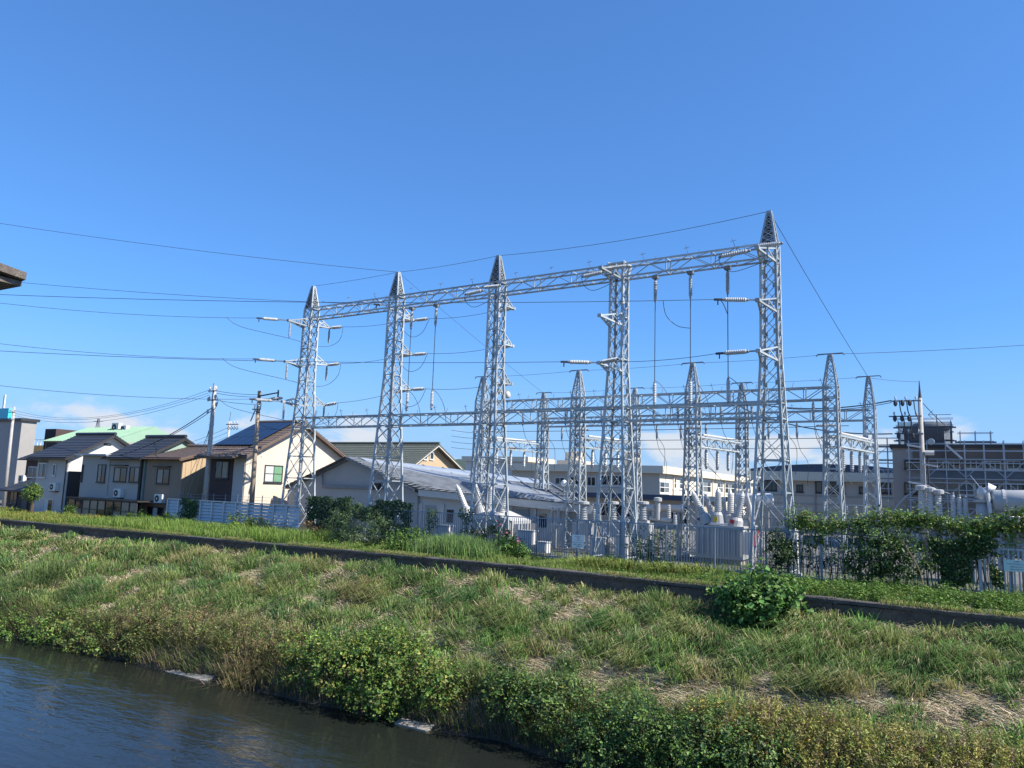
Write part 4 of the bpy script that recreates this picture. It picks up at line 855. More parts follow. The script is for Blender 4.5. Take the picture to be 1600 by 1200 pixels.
# ------------------------------------------------------------------ utility poles
def pole(px, pb, pt, v, label, r0=.16, material='pole', zb=0.0):
    p = P(pb[0], pb[1], v=v); t_ = P(pt[0], pt[1], v=v); base = A((p[0], v, zb)); th = thing('utility_pole', label, 'utility pole', base, 'utility poles')
    MB().lathe(base, A((p[0]+(t_[0]-p[0])*.3, v, t_[2])), [(0, r0), (1, r0*.62)], 10).build('shaft', material, th, smooth=True); return th, A((p[0]+(t_[0]-p[0])*.3, v, t_[2]))
def arm(th, at, ln, dv=0, sh=.05, material='steel_old', n=3, ins=True):
    at = A(at, float); MB().bar(at+A((-ln/2, -.12-dv, 0)), at+A((ln/2, -.12+dv, 0)), .07).build('crossarm', material, th)
    if ins:
        for k in range(n):
            q = at+A((-ln/2+ln*(k+.5)/n, -.12, .04)); MB().lathe(q, q+A((0, 0, .22)), [(0, .02), (.3, .03), (.35, .055), (.7, .05), (1, .03)], 8).build('insulator', 'porcelain', th)
pA, tA = pole(0, (318, 812), (335, 603), 6.7, 'tall grey concrete pole in front of the brown house', .19)
for dz, ln in ((-.35, .9), (-.95, .8)): arm(pA, tA+A((0, 0, dz)), ln)
MB().bar(tA+A((.05, -.15, -1.0)), tA+A((.05, -.15, .15)), .05).build('riser', 'steel_old', pA)
for k, (dx, dz) in enumerate(((.3, -.6), (.45, -1.1), (-.35, -.75), (.25, -1.7), (-.3, -1.55))): q = tA+A((dx, -.15, dz)); MB().lathe(q, q+A((0, 0, -.28)), [(0, .03), (.2, .07), (.8, .07), (1, .03)], 8).build('insulator', 'porcelain', pA)
loop([tA+A((.4, -.2, -.6)), tA+A((.65, -.2, -1.1)), tA+A((.35, -.2, -1.6)), tA+A((.05, -.2, -1.5))], None, .02, 'lead_wire', parent=pA)
for k in range(14): z = 1.6+k*.45; MB().bar((tA[0]-.3, 6.7, z), (tA[0]+.05, 6.7, z), .02).build('step_rung', 'steel_old', pA)
pB, tB = pole(0, (392, 806), (401, 611), 6.3, 'brown utility pole with a steel bracket arm, left of the first tower', .17, 'pole_brown')
MB().bar(tB+A((0, -.1, -.35)), tB+A((1.35, .25, -.12)), .07).build('bracket_arm', 'wire', pB); MB().bar(tB+A((1.35, .25, -.6)), tB+A((1.35, .25, .05)), .07).build('bracket_post', 'wire', pB)
insulator(tB+A((.75, .1, -.52)), tB+A((1.65, .35, -.45)), pB, .10, 9); MB().bar(tB+A((-.6, -.2, -.5)), tB+A((.7, .1, -.52)), .06).build('dead_end', 'wire', pB)
arm(pB, tB+A((0, 0, -1.15)), .7, n=2); loop([tB+A((.2, -.15, -.5)), tB+A((.4, -.15, -.9)), tB+A((.2, -.15, -1.4)), tB+A((-.1, -.15, -1.2))], None, .02, 'lead_wire', parent=pB)
MB().bar(tB+A((-.35, -.2, -1.9)), tB+A((.0, -.2, -1.15)), .05).build('brace', 'steel_old', pB)
pC, tC = pole(0, (8, 770), (17, 636), 11.5, 'leaning grey pole in front of the grey block at the left edge', .17)
arm(pC, tC+A((0, 0, -.5)), 1.1); arm(pC, tC+A((0, 0, -1.2)), .9)
pD, tD = pole(0, (356, 690), (359, 658), 17.5, 'far pole with curled cable brackets behind the cream house', .14)
for k in range(2):
    arm(pD, tD+A((.5, 0, -.3-k*1.4)), 1.5, n=4)
    for q in range(4): c_ = tD+A((.1+q*.33, -.15, -.45-k*1.4)); loop([c_, c_+A((.14, 0, -.16)), c_+A((.02, 0, -.28)), c_+A((-.12, 0, -.12))], None, .025, 'cable_loop', parent=pD)
MB().bar(tD, tD+A((.05, 0, .8)), .04).build('lightning_rod', 'steel_old', pD)
pE, tE = pole(0, (1443, 760), (1437, 622), 20.0, 'tall concrete pole with switchgear arms in front of the scaffolding', .17)
MB().lathe(tE, tE+A((0, 0, .95)), [(0, .10), (.4, .06), (1, .02)], 6).build('spike', 'net', pE)
mb = None
for dz, ln, off in ((-.15, 1.5, -.7), (-1.0, 1.6, -.75), (-1.95, 1.4, -.6)):
    at = tE+A((off, 0, dz)); arm(pE, at, ln, n=3)
    for q in range(3): c_ = at+A((-.5+q*.35, -.2, .05)); MB().lathe(c_, c_+A((0, 0, -.35)), [(0, .05), (.3, .10), (.7, .10), (1, .04)], 8).build('switch', 'wire', pE)
for q in range(3): c_ = tE+A((-1.0+q*.35, -.2, -.1)); loop([c_, c_+A((.05, 0, -.6)), c_+A((.2, 0, -1.2)), c_+A((.1, 0, -1.9))], None, .03, 'lead_wire', parent=pE)
p = tE+A((.45, -.2, -2.4)); MB().lathe(p+A((0, .1, 0)), p+A((0, -.15, 0)), [(0, .10), (.5, .17), (1, .15)], 12).build('speaker', 'porcelain_grey', pE)
for dz, sg in ((-2.7, -1), (-3.6, 1), (-4.7, -1), (-5.8, 1)): q = tE+A((.0, -.15, dz)); MB().bar(q, q+A((sg*.7, -.1, -.12*sg)), .09).build('bracket', 'equip_white', pE)
p = tE+A((.28, -.15, -3.0)); MB().lathe(p+A((-.15, 0, 0)), p+A((.3, 0, 0)), [(0, .13), (1, .13)], 10).build('cable_drum', 'equip_white', pE)
MB().tube([tE+A((.25, -.1, -3)), tE+A((.28, -.1, -5)), tE+A((.2, -.1, -6.5))], .05, 6).build('cable_riser', 'wire', pE)
# street wires
wire(tC+A((.1, -.1, -.3)), tA+A((-.3, -.1, -.25)), 1.25, 'upper of two sagging street wires between the left poles'); wire(tC+A((.1, -.1, -.75)), tA+A((-.3, -.1, -.6)), 1.2, 'lower of two sagging street wires between the left poles')
wire(tC+A((.1, -.1, -.55)), tA+A((-.2, -.1, -.42)), 1.15, 'middle sagging street wire between the left poles')
wire(P(170, 715, v=VH), tA+A((-.1, -.1, -1.5)), .5, 'thick service cable rising from the grey house roof to the pole', .03); wire(P(195, 704, v=VH+4), tA+A((-.1, -.1, -1.7)), .45, 'second service cable from the house roofs to the pole', .022)
for k, dz in enumerate((-.35, -.5, -.95)): wire(tA+A((.3, -.1, dz)), tB+A((-.05, -.1, dz+.1)), .06, f'{("upper", "middle", "lower")[k]} wire between the grey and the brown utility pole', .014)
wire(tB+A((0, -.1, -1.9)), P(458, 667, v=6.5), .3, 'slack wire from the brown pole to the foot of the leftmost tower', .014)
for k in range(3): wire(tA+A((.05, -.1, -2.2-k*.3)), P(300-k*12, 790, v=7.2), 0, f'{("first", "second", "third")[k]} stay wire slanting down beside the grey pole', .012, name='stay_wire', material='wire_light', n=2)
for k in range(3): wire(tD+A((0, 0, -.5-.4*k)), P(238, 706+k*5, v=17), .25, f'{("upper", "middle", "lower")[k]} wire from the far pole towards the house roofs', .014)
for k, (y0, dz) in enumerate(((628, -.1), (648, -1.95))): wire(P(1200, y0+6, v=22), tE+A((-1.4, 0, dz)), .3, f'{("upper", "lower")[k]} thick cable from the rear gantry to the concrete pole', .035)
wire(P(1200, 634, v=24), tE+A((-1.4, .1, -.2)), .35, 'thin cable from the rear gantry to the upper pole arm', .02); wire(tE+A((0, 0, .9)), NT[3]+A((0, 0, 9.5)), .05, 'earth wire from the pole spike to the back row tower', .01)
wire(tE+A((.15, 0, -.3)), P(1490, 675, v=VK), .1, 'stay cable slanting from the pole to the scaffold top', .02)
for k in range(4): wire(P(705, 672+k*9, Y=75), P(790, 672+k*9+3-k, Y=75), .2, f'{("topmost", "second", "third", "lowest")[k]} of four faint far wires left of the third tall tower', .02)

# ------------------------------------------------------------------ substation equipment
def bushing(parent, p, q, r=.2, n=10, cone=True, material='porcelain', turret=None, tm='equip', cap=None):
    p, q = A(p, float), A(q, float); d_ = (q-p); k = .78 if cone else .97
    pr = [(0, r*.95)]; 
    for i in range(n):
        s = i/n; rr = r*(1-.28*s); pr += [(s, rr*.78), (s+.45/n, rr), (s+.7/n, rr), (s+.75/n, rr*.76)]
    pr.append((1, r*.5)); b_ = MB().lathe(p, p+d_*k, pr, 14).build('bushing', material, parent)
    if cone: MB().lathe(p+d_*k, q, [(0, r*.55), (.15, r*.62), (.9, r*.12), (1, r*.05)], 12).build('cone_cap', 'equip_white', b_, smooth=False)
    if cap: MB().lathe(p+d_*.93, p+d_*1.12, [(0, r*.9), (.15, r*1.35), (.85, r*1.35), (1, r*1.0)], 14).build('top_cap', 'equip', b_)
    if turret:
        t0 = p-d_/np.linalg.norm(d_)*turret; MB().lathe(t0, p, [(0, r*1.75), (.75, r*1.5), (1, r*1.1)], 14).build('turret', tm, parent)
VTR = 8.8
tp = lambda x, y, v=VTR: P(x, y, v=v)
u0, u1 = tp(1087, 830)[0], tp(1160, 830)[0]; zt = tp(1120, 824)[2]
tr = thing('transformer', 'large grey transformer with fan of ribbed bushings behind the fence', 'transformer', (u0, VTR, 0)); v1 = P(1203, 830, u=u1)[1]
v1 = min(max(v1, VTR+1.8), VTR+3.2)
MB().box((u0, VTR, .25), (u1, v1, zt)).build('tank', 'equip', tr); MB().box((u0-.08, VTR-.08, zt+.003), (u1+.08, v1+.08, zt+.09)).build('tank_lid', 'equip', tr); MB().box((u0+.1, VTR+.1, 0), (u1-.1, v1-.1, .25)).build('plinth', 'slab', tr)
for k in range(9): uu = u0+.12+(u1-u0-.24)*k/8; MB().box((uu-.03, VTR-.10, .4), (uu+.03, VTR-.003, zt-.05)).build('stiffener', 'equip', tr)
for k in range(10): vv = VTR+.15+(v1-VTR-.3)*k/9; MB().box((u1+.003, vv-.045, .5), (u1+.38, vv+.02, zt-.15)).build('radiator_fin', 'equip_white', tr)
MB().box((u1+.39, VTR+.3, .9), (u1+.42, VTR+.7, 1.35)).build('danger_plate', 'red', tr); MB().box((u1+.39, VTR+1.2, 1.2), (u1+.42, VTR+1.5, 1.6)).build('danger_plate', 'red', tr)
for (x0, y0, x1, y1, r, dv, tu) in ((1097, 803, 1081, 766, .20, .3, .5), (1111, 800, 1101, 770, .17, 1.5, .45), (1122, 800, 1122, 761, .20, .2, .5), (1141, 803, 1141, 764, .18, 1.2, .45), (1152, 808, 1161, 767, .20, .3, .55), (1167, 812, 1180, 769, .19, 1.2, .5), (1132, 797, 1132, 775, .10, 2.0, .3)):
    p, q = tp(x0, y0, VTR+dv), tp(x1, y1, VTR+dv); bushing(tr, p, q, r, 10, True, turret=tu)
m_ = tp(1118, 811, VTR-.25); MB().box(tuple(m_-A((.09, .012, .11))), tuple(m_+A((.09, .012, .11)))).build('warning_mark', 'yellow', tr); m_ = tp(1144, 815, VTR-.2); MB().lathe(m_, m_-A((0, .02, 0)), [(0, .10), (1, .10)], 12).build('warning_mark', 'red', tr)
m_ = tp(1091, 811, VTR-.2); MB().prism([m_+A((-.08, 0, 0)), m_+A((.08, 0, -.1)), m_+A((.08, 0, .1))], (0, -.02, 0)).build('phase_mark', 'ink', tr)
c0, c1 = tp(1150, 781, VTR+2.4), tp(1208, 782, VTR+2.4); MB().lathe(c0, c1, [(0, .22), (.03, .33), (.97, .33), (1, .2)], 18).build('conservator', 'equip_white', tr, smooth=True); 
for t_ in (.15, .85): q = c0+(c1-c0)*t_; MB().bar((q[0], q[1], zt), (q[0], q[1], q[2]-.2), .12).build('conservator_leg', 'equip', tr)
MB().tube([tp(1175, 830, VTR+1), tp(1172, 790, VTR+1), tp(1166, 770, VTR+1), tp(1170, 752, VTR+1), tp(1182, 746, VTR+1), tp(1192, 748, VTR+1)], .07, 8).build('cable_pipe', 'equip_white', tr, smooth=True)
# second transformer by the third tower
VT2 = 8.2; tp2 = lambda x, y, v=VT2: P(x, y, v=v)
u0, u1 = tp2(722, 830)[0], tp2(800, 830)[0]; zt = tp2(760, 812)[2]
t2 = thing('transformer', 'white transformer with leaning bushings behind the third tall tower', 'transformer', (u0, VT2, 0))
MB().box((u0, VT2, .2), (u1, VT2+2.4, zt)).build('tank', 'equip', t2); MB().prism([(u0, VT2-.05, zt+.004), (u1, VT2-.05, zt+.004), ((u0+u1)/2, VT2-.05, zt+.45)], (0, 2.5, 0)).build('tank_lid', 'equip_white', t2); MB().box((u0+.1, VT2+.1, 0), (u1-.1, VT2+2.3, .2)).build('plinth', 'slab', t2)
for k in range(9): uu = u0+.12+(u1-u0-.24)*k/8; MB().box((uu-.03, VT2-.08, .3), (uu+.03, VT2-.003, zt-.05)).build('stiffener', 'equip', t2)
for k in range(7): vv = VT2+.2+2.0*k/6; MB().box((u1+.003, vv-.04, .4), (u1+.3, vv+.02, zt-.15)).build('radiator_fin', 'equip_white', t2)
for (x0, y0, x1, y1, r, dv, tu) in ((727, 793, 713, 756, .19, .1, .55), (750, 790, 741, 751, .18, 1.0, .55), (782, 800, 794, 759, .2, .3, .5), (764, 794, 768, 758, .18, 1.2, .5)):
    bushing(t2, tp2(x0, y0, VT2+dv), tp2(x1, y1, VT2+dv), r, 10, True, turret=tu)
# gas breakers with capped bushings
VB1 = 9.2
for k, x in enumerate((911, 957, 1004)):
    p, q = P(x, 813, v=VB1), P(x, 788, v=VB1); b_ = thing('circuit_breaker', f'{("left", "middle", "right")[k]} of three capped grey breakers behind the white fence sign', 'circuit breaker', (p[0], VB1, 0), 'capped breakers')
    bushing(b_, p, A((p[0], VB1, q[2]+.05)), .23, 7, False, 'porcelain_grey', None, cap=True)
    MB().box((p[0]-.45, VB1-.35, .9), (p[0]+.45, VB1+.35, p[2]-.12)).build('cabinet', 'equip', b_); MB().box((p[0]-.3, VB1-.2, p[2]-.117), (p[0]+.3, VB1+.2, p[2])).build('flange', 'equip', b_)
    for sx in (-.38, .38):
        for sy in (-.28, .28): MB().bar((p[0]+sx, VB1+sy, 0), (p[0]+sx, VB1+sy, .9), .08).build('leg', 'steel', b_)
    bushing(b_, P(x+17, 815, v=VB1+.9), P(x+17, 795, v=VB1+.9), .14, 7, False, 'porcelain_grey')
gs = thing('gas_pipe_switchgear', 'horizontal white gas pipe with small bushings left of the large transformer', 'switchgear', (P(1010, 815, v=10.2)[0], 10.2, 0)); vg = 10.2
p, q = P(1008, 794, v=vg), P(1067, 795, v=vg); MB().lathe(p, q, [(0, .1), (.01, .18), (.97, .18), (.98, .24), (1, .24)], 16).build('gas_pipe', 'equip_white', gs, smooth=True)
p, q = P(1015, 810, v=vg-.4), P(1050, 813, v=vg-.4); MB().tube([p, q], .10, 10).build('lower_pipe', 'equip_white', gs)
for x, y0, y1, r in ((1022, 808, 788, .13), (1045, 811, 788, .12), (1055, 822, 804, .12)): bushing(gs, P(x, y0, v=vg-.4), P(x, y1, v=vg-.4), r, 7, False)
p, q = P(1028, 812, v=vg-.5), P(1028, 777, v=vg-.5); MB().lathe(p, q, [(0, .13), (.8, .11), (.82, .2), (.97, .2), (1, .1)], 12).build('riser_pipe', 'equip', gs)
for x in (1015, 1060): b_ = P(x, 800, v=vg); MB().bar((b_[0], vg, 0), (b_[0], vg, b_[2]), .12).build('support', 'steel', gs)
# arresters and surge capacitors on the right-hand platform
VA = 9.5
pf0, pf1 = P(1425, 812, v=VA), P(1660, 818, v=VA); zp = pf0[2]
plt = thing('equipment_platform', 'steel platform carrying arresters above the vine-covered fence', 'platform', (pf0[0], VA, 0))
MB().box((pf0[0], VA-.5, zp-.12), (pf1[0], VA+.6, zp)).build('deck', 'equip', plt)
for k in range(6):
    uu = pf0[0]+.2+(pf1[0]-pf0[0]-.4)*k/5
    for vv in (VA-.4, VA+.5): MB().bar((uu, vv, 0), (uu, vv, zp-.12), .1).build('leg', 'steel', plt)
for k, (x, yb, yt) in enumerate(((1441, 803, 763), (1454, 805, 766), (1467, 808, 769))):
    p, q = P(x, yb, v=VA), P(x, yt, v=VA); p[2] = zp+.01; b_ = thing('surge_arrester', f'{("left", "middle", "right")[k]} tall capped arrester of three on the right platform', 'arrester', p, 'tall capped arresters')
    MB().box((p[0]-.16, VA-.16, zp), (p[0]+.16, VA+.16, zp+.08)).build('base', 'equip_white', b_); bushing(b_, p+A((0, 0, .08)), A((p[0], VA, q[2]-.02)), .17, 11, False, cap=True)
for k, (x, yt) in enumerate(((1490, 773), (1500, 776), (1509, 778))):
    p, q = P(x, 806, v=VA), P(x, yt, v=VA); p[2] = zp; b_ = thing('post_insulator', f'{("left", "middle", "right")[k]} slim post insulator of three beside the elbow pipe', 'insulator', p, 'slim post insulators')
    MB().box((p[0]-.14, VA-.14, zp), (p[0]+.14, VA+.14, zp+.16)).build('base', 'equip', b_); bushing(b_, p+A((0, 0, .16)), A((p[0], VA, q[2])), .115, 10, False)
    MB().lathe((p[0], VA, q[2]-.02), (p[0], VA, q[2]+.10), [(0, .06), (1, .05)], 8).build('terminal', 'steel_old', b_)
tk = thing('gas_insulated_tank', 'big grey horizontal gas tank with elbow pipe at the right edge', 'tank', (P(1537, 815, v=VA)[0], VA, 0))
p, q = P(1550, 784, v=VA), P(1720, 786, v=VA); r_ = .47; MB().lathe(p, q, [(0, .30), (.004, .42), (.02, r_), (1, r_)], 24).build('tank', 'equip', tk, smooth=True); MB().lathe(p+A((.35, 0, 0)), p+A((.45, 0, 0)), [(0, r_+.03), (1, r_+.03)], 24).build('flange', 'equip', tk)
c_ = P(1536, 785, v=VA); b0 = A((c_[0], VA, zp)); MB().lathe(b0, c_, [(0, .27), (1, .25)], 14).build('elbow_column', 'equip', tk, smooth=True); MB().lathe(c_, c_+A((0, 0, .10)), [(0, .34), (1, .34)], 14).build('flange', 'equip', tk)
e0 = c_+A((0, 0, .1)); MB().tube([e0, e0+A((0, 0, .28)), e0+A((.06, 0, .42)), e0+A((.2, 0, .5)), e0+A((.42, 0, .40))], [.21, .21, .22, .19, .16], 12).build('elbow', 'equip_white', tk, smooth=True)
MB().tube([P(1543, 770, v=VA-.4), P(1549, 812, v=VA-.4)], .07, 8).build('slant_pipe', 'equip_white', tk)
for x in (1567, 1650): b_ = P(x, 800, v=VA); MB().box((b_[0]-.08, VA-.3, zp), (b_[0]+.08, VA+.3, b_[2])).build('saddle', 'equip', tk)
for x in (1580, 1590): bushing(tk, P(x, 822, v=VA-.55), P(x, 806, v=VA-.55), .17, 5, False)
wire(P(1440, 762, v=VA), P(1385, 815, v=VA), -.25, 'pale cable arching down from the left arrester to the vines', .03, name='cable', material='wire_light')
wire(P(1445, 757, v=VA), P(1490, 773, v=VA), .03, 'thin bus conductor from the arresters to the slim post insulators', .02, name='bus_conductor', material='wire_light')
wire(P(1510, 778, v=VA), P(1533, 780, v=VA), .02, 'short conductor from the post insulators to the elbow pipe', .02, name='bus_conductor', material='wire_light')
wire(P(1516, 743, v=VK-1.2), P(1530, 760, v=VA+4), 0, 'pale stay wire slanting down to the elbow pipe', .02, material='wire_light', n=2)
for k, (x, yt, v_) in enumerate(((832, 790, 12.0), (868, 792, 11.0), (932, 787, 12.2), (982, 790, 11.6), (1060, 796, 12.0), (1215, 792, 11.0), (1250, 796, 12.2), (1330, 790, 12.5))):
    q = P(x, yt, v=v_); nm_ = ('leftmost', 'second', 'third', 'fourth', 'fifth', 'sixth', 'seventh', 'rightmost')[k]; b_ = thing('bus_support', f'{nm_} slim bus support post with grey insulator counted from the left of the yard', 'bus support', (q[0], v_, 0), 'bus supports in the yard')
    zc = q[2]-.95; MB().bar((q[0], v_, 0), (q[0], v_, zc), .14).build('post', 'steel', b_); MB().box((q[0]-.3, v_-.15, zc), (q[0]+.3, v_+.15, zc+.06)).build('bracket', 'steel', b_)
    for sx in (-.2, .2): bushing(b_, (q[0]+sx, v_, zc+.06), (q[0]+sx, v_, q[2]), .10, 8, False, 'porcelain_grey')
    MB().bar((q[0]-.5, v_, q[2]+.02), (q[0]+.5, v_, q[2]+.02), .05).build('blade', 'aluminium', b_)
# marshalling cabinets and posts in the yard
for x, y0, y1, wq, l in ((820, 868, 830, .8, 'grey marshalling cabinet behind the fence right of the roses'), (845, 872, 848, .5, 'small pale cabinet behind the fence left of the white sign'), (1238, 880, 825, .35, 'narrow white cabinet behind the fence next to the tallest tower'), (932, 880, 842, .7, 'grey control cubicle behind the fence right of the white sign'), (968, 884, 838, .45, 'narrow control cubicle behind the fence beside the fourth tall tower'), (690, 858, 822, .8, 'pale cubicle behind the fence left of the third tall tower')):
    p, q = P(x, y0, v=6.4), P(x, y1, v=6.4); cb = thing('cabinet', l, 'cabinet', (p[0], 6.4, 0), 'yard cabinets'); MB().box((p[0]-wq/2, 6.4, .1), (p[0]+wq/2, 6.9, q[2])).build('body', 'equip_white', cb); MB().box((p[0]-wq/2-.04, 6.36, q[2]), (p[0]+wq/2+.04, 6.94, q[2]+.05)).build('cap', 'equip', cb); MB().box((p[0]-wq/2+.04, 6.385, .2), (p[0]+wq/2-.04, 6.398, q[2]-.06)).build('door', 'equip_white', cb)
lp = P(881, 755, v=14); l_ = thing('yard_lamp', 'small round white lamp on a thin post above the station roof', 'lamp', (lp[0], 14, 0)); MB().bar((lp[0], 14, 0), (lp[0], 14, lp[2]-.15), .06).build('post', 'steel_old', l_); MB().lathe((lp[0], 14, lp[2]-.2), (lp[0], 14, lp[2]+.2), [(0, .06), (.2, .15), (.5, .19), (.8, .15), (1, .04)], 12).build('globe', 'white', l_, smooth=True)

# ------------------------------------------------------------------ bar fence
VF = 4.3
f0, f1 = P(618, 800, v=VF)[0], 23.0; FH = 1.8
fe = thing('bar_fence', 'long grey steel bar fence in front of the substation yard', 'fence', (f0, VF, 0)); nb = int((f1-f0)/.112); BAR = None
for k in range(nb):
    uu = k*.112
    if BAR is None: BAR = MB().box((-.011, -.011, .06), (.011, .011, FH-.02)).build('bar', 'fence_bar', fe, local=True)
    elif k < 300: share(BAR, fe, (uu, 0, 0))
RAILS = None
for z in (.14, FH): MB().box((0, -.02, z), (f1-f0, .02, z+.05)).build('rail', 'fence_bar', fe, local=True)
pst = None
for k in range(int((f1-f0)/2)+1):
    if pst is None: pst = MB().box((-.035, .03, -.1), (.035, .10, FH+.06)).build('post', 'fence_bar', fe, local=True)
    else: share(pst, fe, (k*2.0, 0, 0))
# taller gate leaf and trellis frame at the right, carrying the vines
tr0, tr1 = P(1232, 830, v=VF+.35)[0], 22.5
ts = thing('vine_trellis', 'grey wire trellis above the right part of the fence, under vines', 'trellis', (tr0, VF+.35, 0))
for k in range(6): uu = tr0+(tr1-tr0)*k/5; MB().bar((uu, VF+.35, 0), (uu, VF+.35, 2.55), .06).build('post', 'fence_bar', ts)
for z in (.9, 1.5, 2.0, 2.5): MB().bar((tr0, VF+.35, z), (tr1, VF+.35, z), .025).build('rail', 'fence_bar', ts)
for k in range(34): uu = tr0+(tr1-tr0)*k/33; MB().bar((uu, VF+.37, .3), (uu, VF+.37, 2.5), .014).build('mesh_wire', 'fence_bar', ts)
# pale gate leaves near the right edge
g0 = P(1537, 880, v=VF-.12)[0]
gt = thing('gate', 'pale vertical-bar gate leaf in the fence near the right edge', 'gate', (g0, VF-.12, 0))
for k in range(16): MB().box((g0+k*.14, VF-.14, .1), (g0+k*.14+.05, VF-.11, 1.65)).build('bar', 'fence_white', gt)
for z in (.1, 1.6): MB().box((g0-.05, VF-.16, z), (g0+2.3, VF-.145, z+.06)).build('rail', 'fence_white', gt)
MB().box((g0-.16, VF-.2, 0), (g0-.06, VF-.08, 1.9)).build('gate_post', 'fence_white', gt)

# ------------------------------------------------------------------ louvred steel fence at the left
VL = 6.0
l0, l1 = P(262, 800, v=VL)[0], P(470, 800, v=VL)[0]; zl = P(360, 785, v=VL)[2]
lf = thing('louvre_fence', 'pale blue-grey steel panel fence in front of the cream house', 'fence', (l0, VL, 0)); npan = 11; pw = (l1-l0)/npan; sl0 = None; po = None
for k in range(npan):
    for j in range(8):
        z = .12+(zl-.16)*j/8
        if sl0 is None: sl0 = MB().add([(.05, -.05, 0), (pw-.03, -.05, 0), (pw-.03, .03, (zl-.16)/8*.92), (.05, .03, (zl-.16)/8*.92), (.05, .0, 0), (pw-.03, .0, 0)], [(0, 1, 2, 3), (0, 4, 5, 1), (4, 3, 2, 5), (0, 3, 4), (1, 5, 2)]).build('slat', 'louvre', lf, local=True); sl0.location = (0, 0, z)
        else: share(sl0, lf, (k*pw, 0, z))
    if po is None: po = MB().box((-.05, -.10, -.1), (.05, .04, zl+.02)).build('post', 'louvre', lf, local=True)
    else: share(po, lf, (k*pw, 0, 0))
    MB().bar((l0+k*pw, VL, zl), (l0+k*pw, VL, zl+.5), .035).build('wire_post', 'louvre_dark', lf)
MB().box((l0, VL-.08, zl-.02), (l1, VL+.05, zl+.05)).build('cap_rail', 'louvre', lf)
for z in (.2, .38): MB().bar((l0, VL, zl+z), (l1, VL, zl+z), .014).build('barbed_wire', 'louvre_dark', lf)

# ------------------------------------------------------------------ signs with writing
def text(body, at, size, material, parent, sx=1.0, rows=True):
    cu = bpy.data.curves.new('lettering', 'FONT'); cu.body = body; cu.size = size; cu.extrude = .002; cu.align_x = 'CENTER'; cu.align_y = 'CENTER'
    ob = bpy.data.objects.new('lettering', cu); COL.objects.link(ob); dg = bpy.context.evaluated_depsgraph_get(); me = bpy.data.meshes.new_from_object(ob.evaluated_get(dg)); bpy.data.objects.remove(ob)
    M_ = np.empty(len(me.vertices)*3); me.vertices.foreach_get('co', M_); M_ = M_.reshape(-1, 3); o3 = FR[parent]
    V = np.stack([M_[:, 0]*sx+at[0]-o3[0], -M_[:, 2]+at[1]-o3[1], M_[:, 1]+at[2]-o3[2]], 1); me.vertices.foreach_set('co', V.ravel().astype(np.float32)); me.materials.clear(); me.materials.append(MATS[material]); me.update()
    return link('lettering', me, parent, o3)
def sign(pa, pb, v, label, material, lines):
    a_, b_ = P(*pa, v=v), P(*pb, v=v); th = thing('notice_board', label, 'sign', (a_[0], v, a_[2]), 'notice boards on the fence'); MB().box((a_[0], v-.02, b_[2]), (b_[0], v, a_[2])).build('board', material, th)
    h = a_[2]-b_[2]; w_ = b_[0]-a_[0]
    for s, yy, sz, m_ in lines: text(s, ((a_[0]+b_[0])/2, v-.022, a_[2]-h*yy), sz*h, m_, th)
    return th
sign((894, 835), (913, 857), VF-.06, 'white notice board with red and dark lettering on the bar fence', 'sign_white', [('あぶない', .14, .13, 'ink'), ('危険', .28, .12, 'ink_red'), ('さくの中には', .42, .10, 'ink'), ('ぜったい入らないこと', .58, .10, 'ink'), ('高電圧で危険です', .74, .10, 'ink'), ('ここは変電所です', .88, .09, 'ink')])
sign((1568, 874), (1612, 895), VF-.2, 'pale mint notice board with dark lettering at the right edge', 'sign_mint', [('お 願 い', .14, .14, 'ink'), ('この付近に車を止めないでください', .36, .11, 'ink'), ('変電所の出入口につき', .60, .11, 'ink'), ('駐車はご遠慮ください', .82, .11, 'ink')])
# far transmission pylon beyond the left roofs
pp = P(151, 685, Y=420); py_ = thing('far_pylon', 'tiny distant transmission pylon above the mint green roof', 'pylon', pp*A((1, 1, 0))); zt = P(151, 654, Y=420)[2]; b_ = FR[py_]
lw_ = lambda z: max(.3, 3.2*(1-z/zt*.92))
for sx, sy in SGN: MB().bar(b_+A((sx*lw_(0), sy*lw_(0), 0)), b_+A((sx*.3, sy*.3, zt)), .28).build('leg', 'steel_old', py_)
for k in range(3): z = zt-1.5-k*3.5; MB().bar(b_+A((-4.2, 0, z)), b_+A((4.2, 0, z)), .3).build('cross_arm', 'steel_old', py_)
for k in range(8):
    z0, z1 = zt*k/8, zt*(k+1)/8; mb = MB(); mb.bar(b_+A((-lw_(z0), -lw_(z0), z0)), b_+A((lw_(z1), -lw_(z1), z1)), .16); mb.bar(b_+A((lw_(z0), -lw_(z0), z0)), b_+A((-lw_(z1), -lw_(z1), z1)), .16); mb.build('brace', 'steel_old', py_)
# weathered eave corner of the bridge shelter, high at the left edge
ez = P(30, 430, Y=9)
tipc = P(42, 426, Y=9); q1 = P(-60, 388, Y=7.6); q2 = P(-60, 462, Y=10.5)
ev = thing('shelter_roof', 'weathered grey-brown roof corner poking in at the upper left edge', 'roof', tipc*A((1, 1, 0)))
MB().prism([tipc, q1, q1+A((-2.5, 0, 0)), q2+A((-2.5, 0, .0)), A((q2[0], q2[1], tipc[2]))], (0, 0, -.09)).build('roof_slab', 'eave', ev)
MB().prism([tipc+A((-.12, .02, -.094)), q1+A((-.12, .1, -.15)), q1+A((-2.5, .2, -.15)), A((q2[0]-2.5, q2[1]-.3, tipc[2]-.094))], (0, 0, -.06)).build('soffit_board', 'eave', ev)

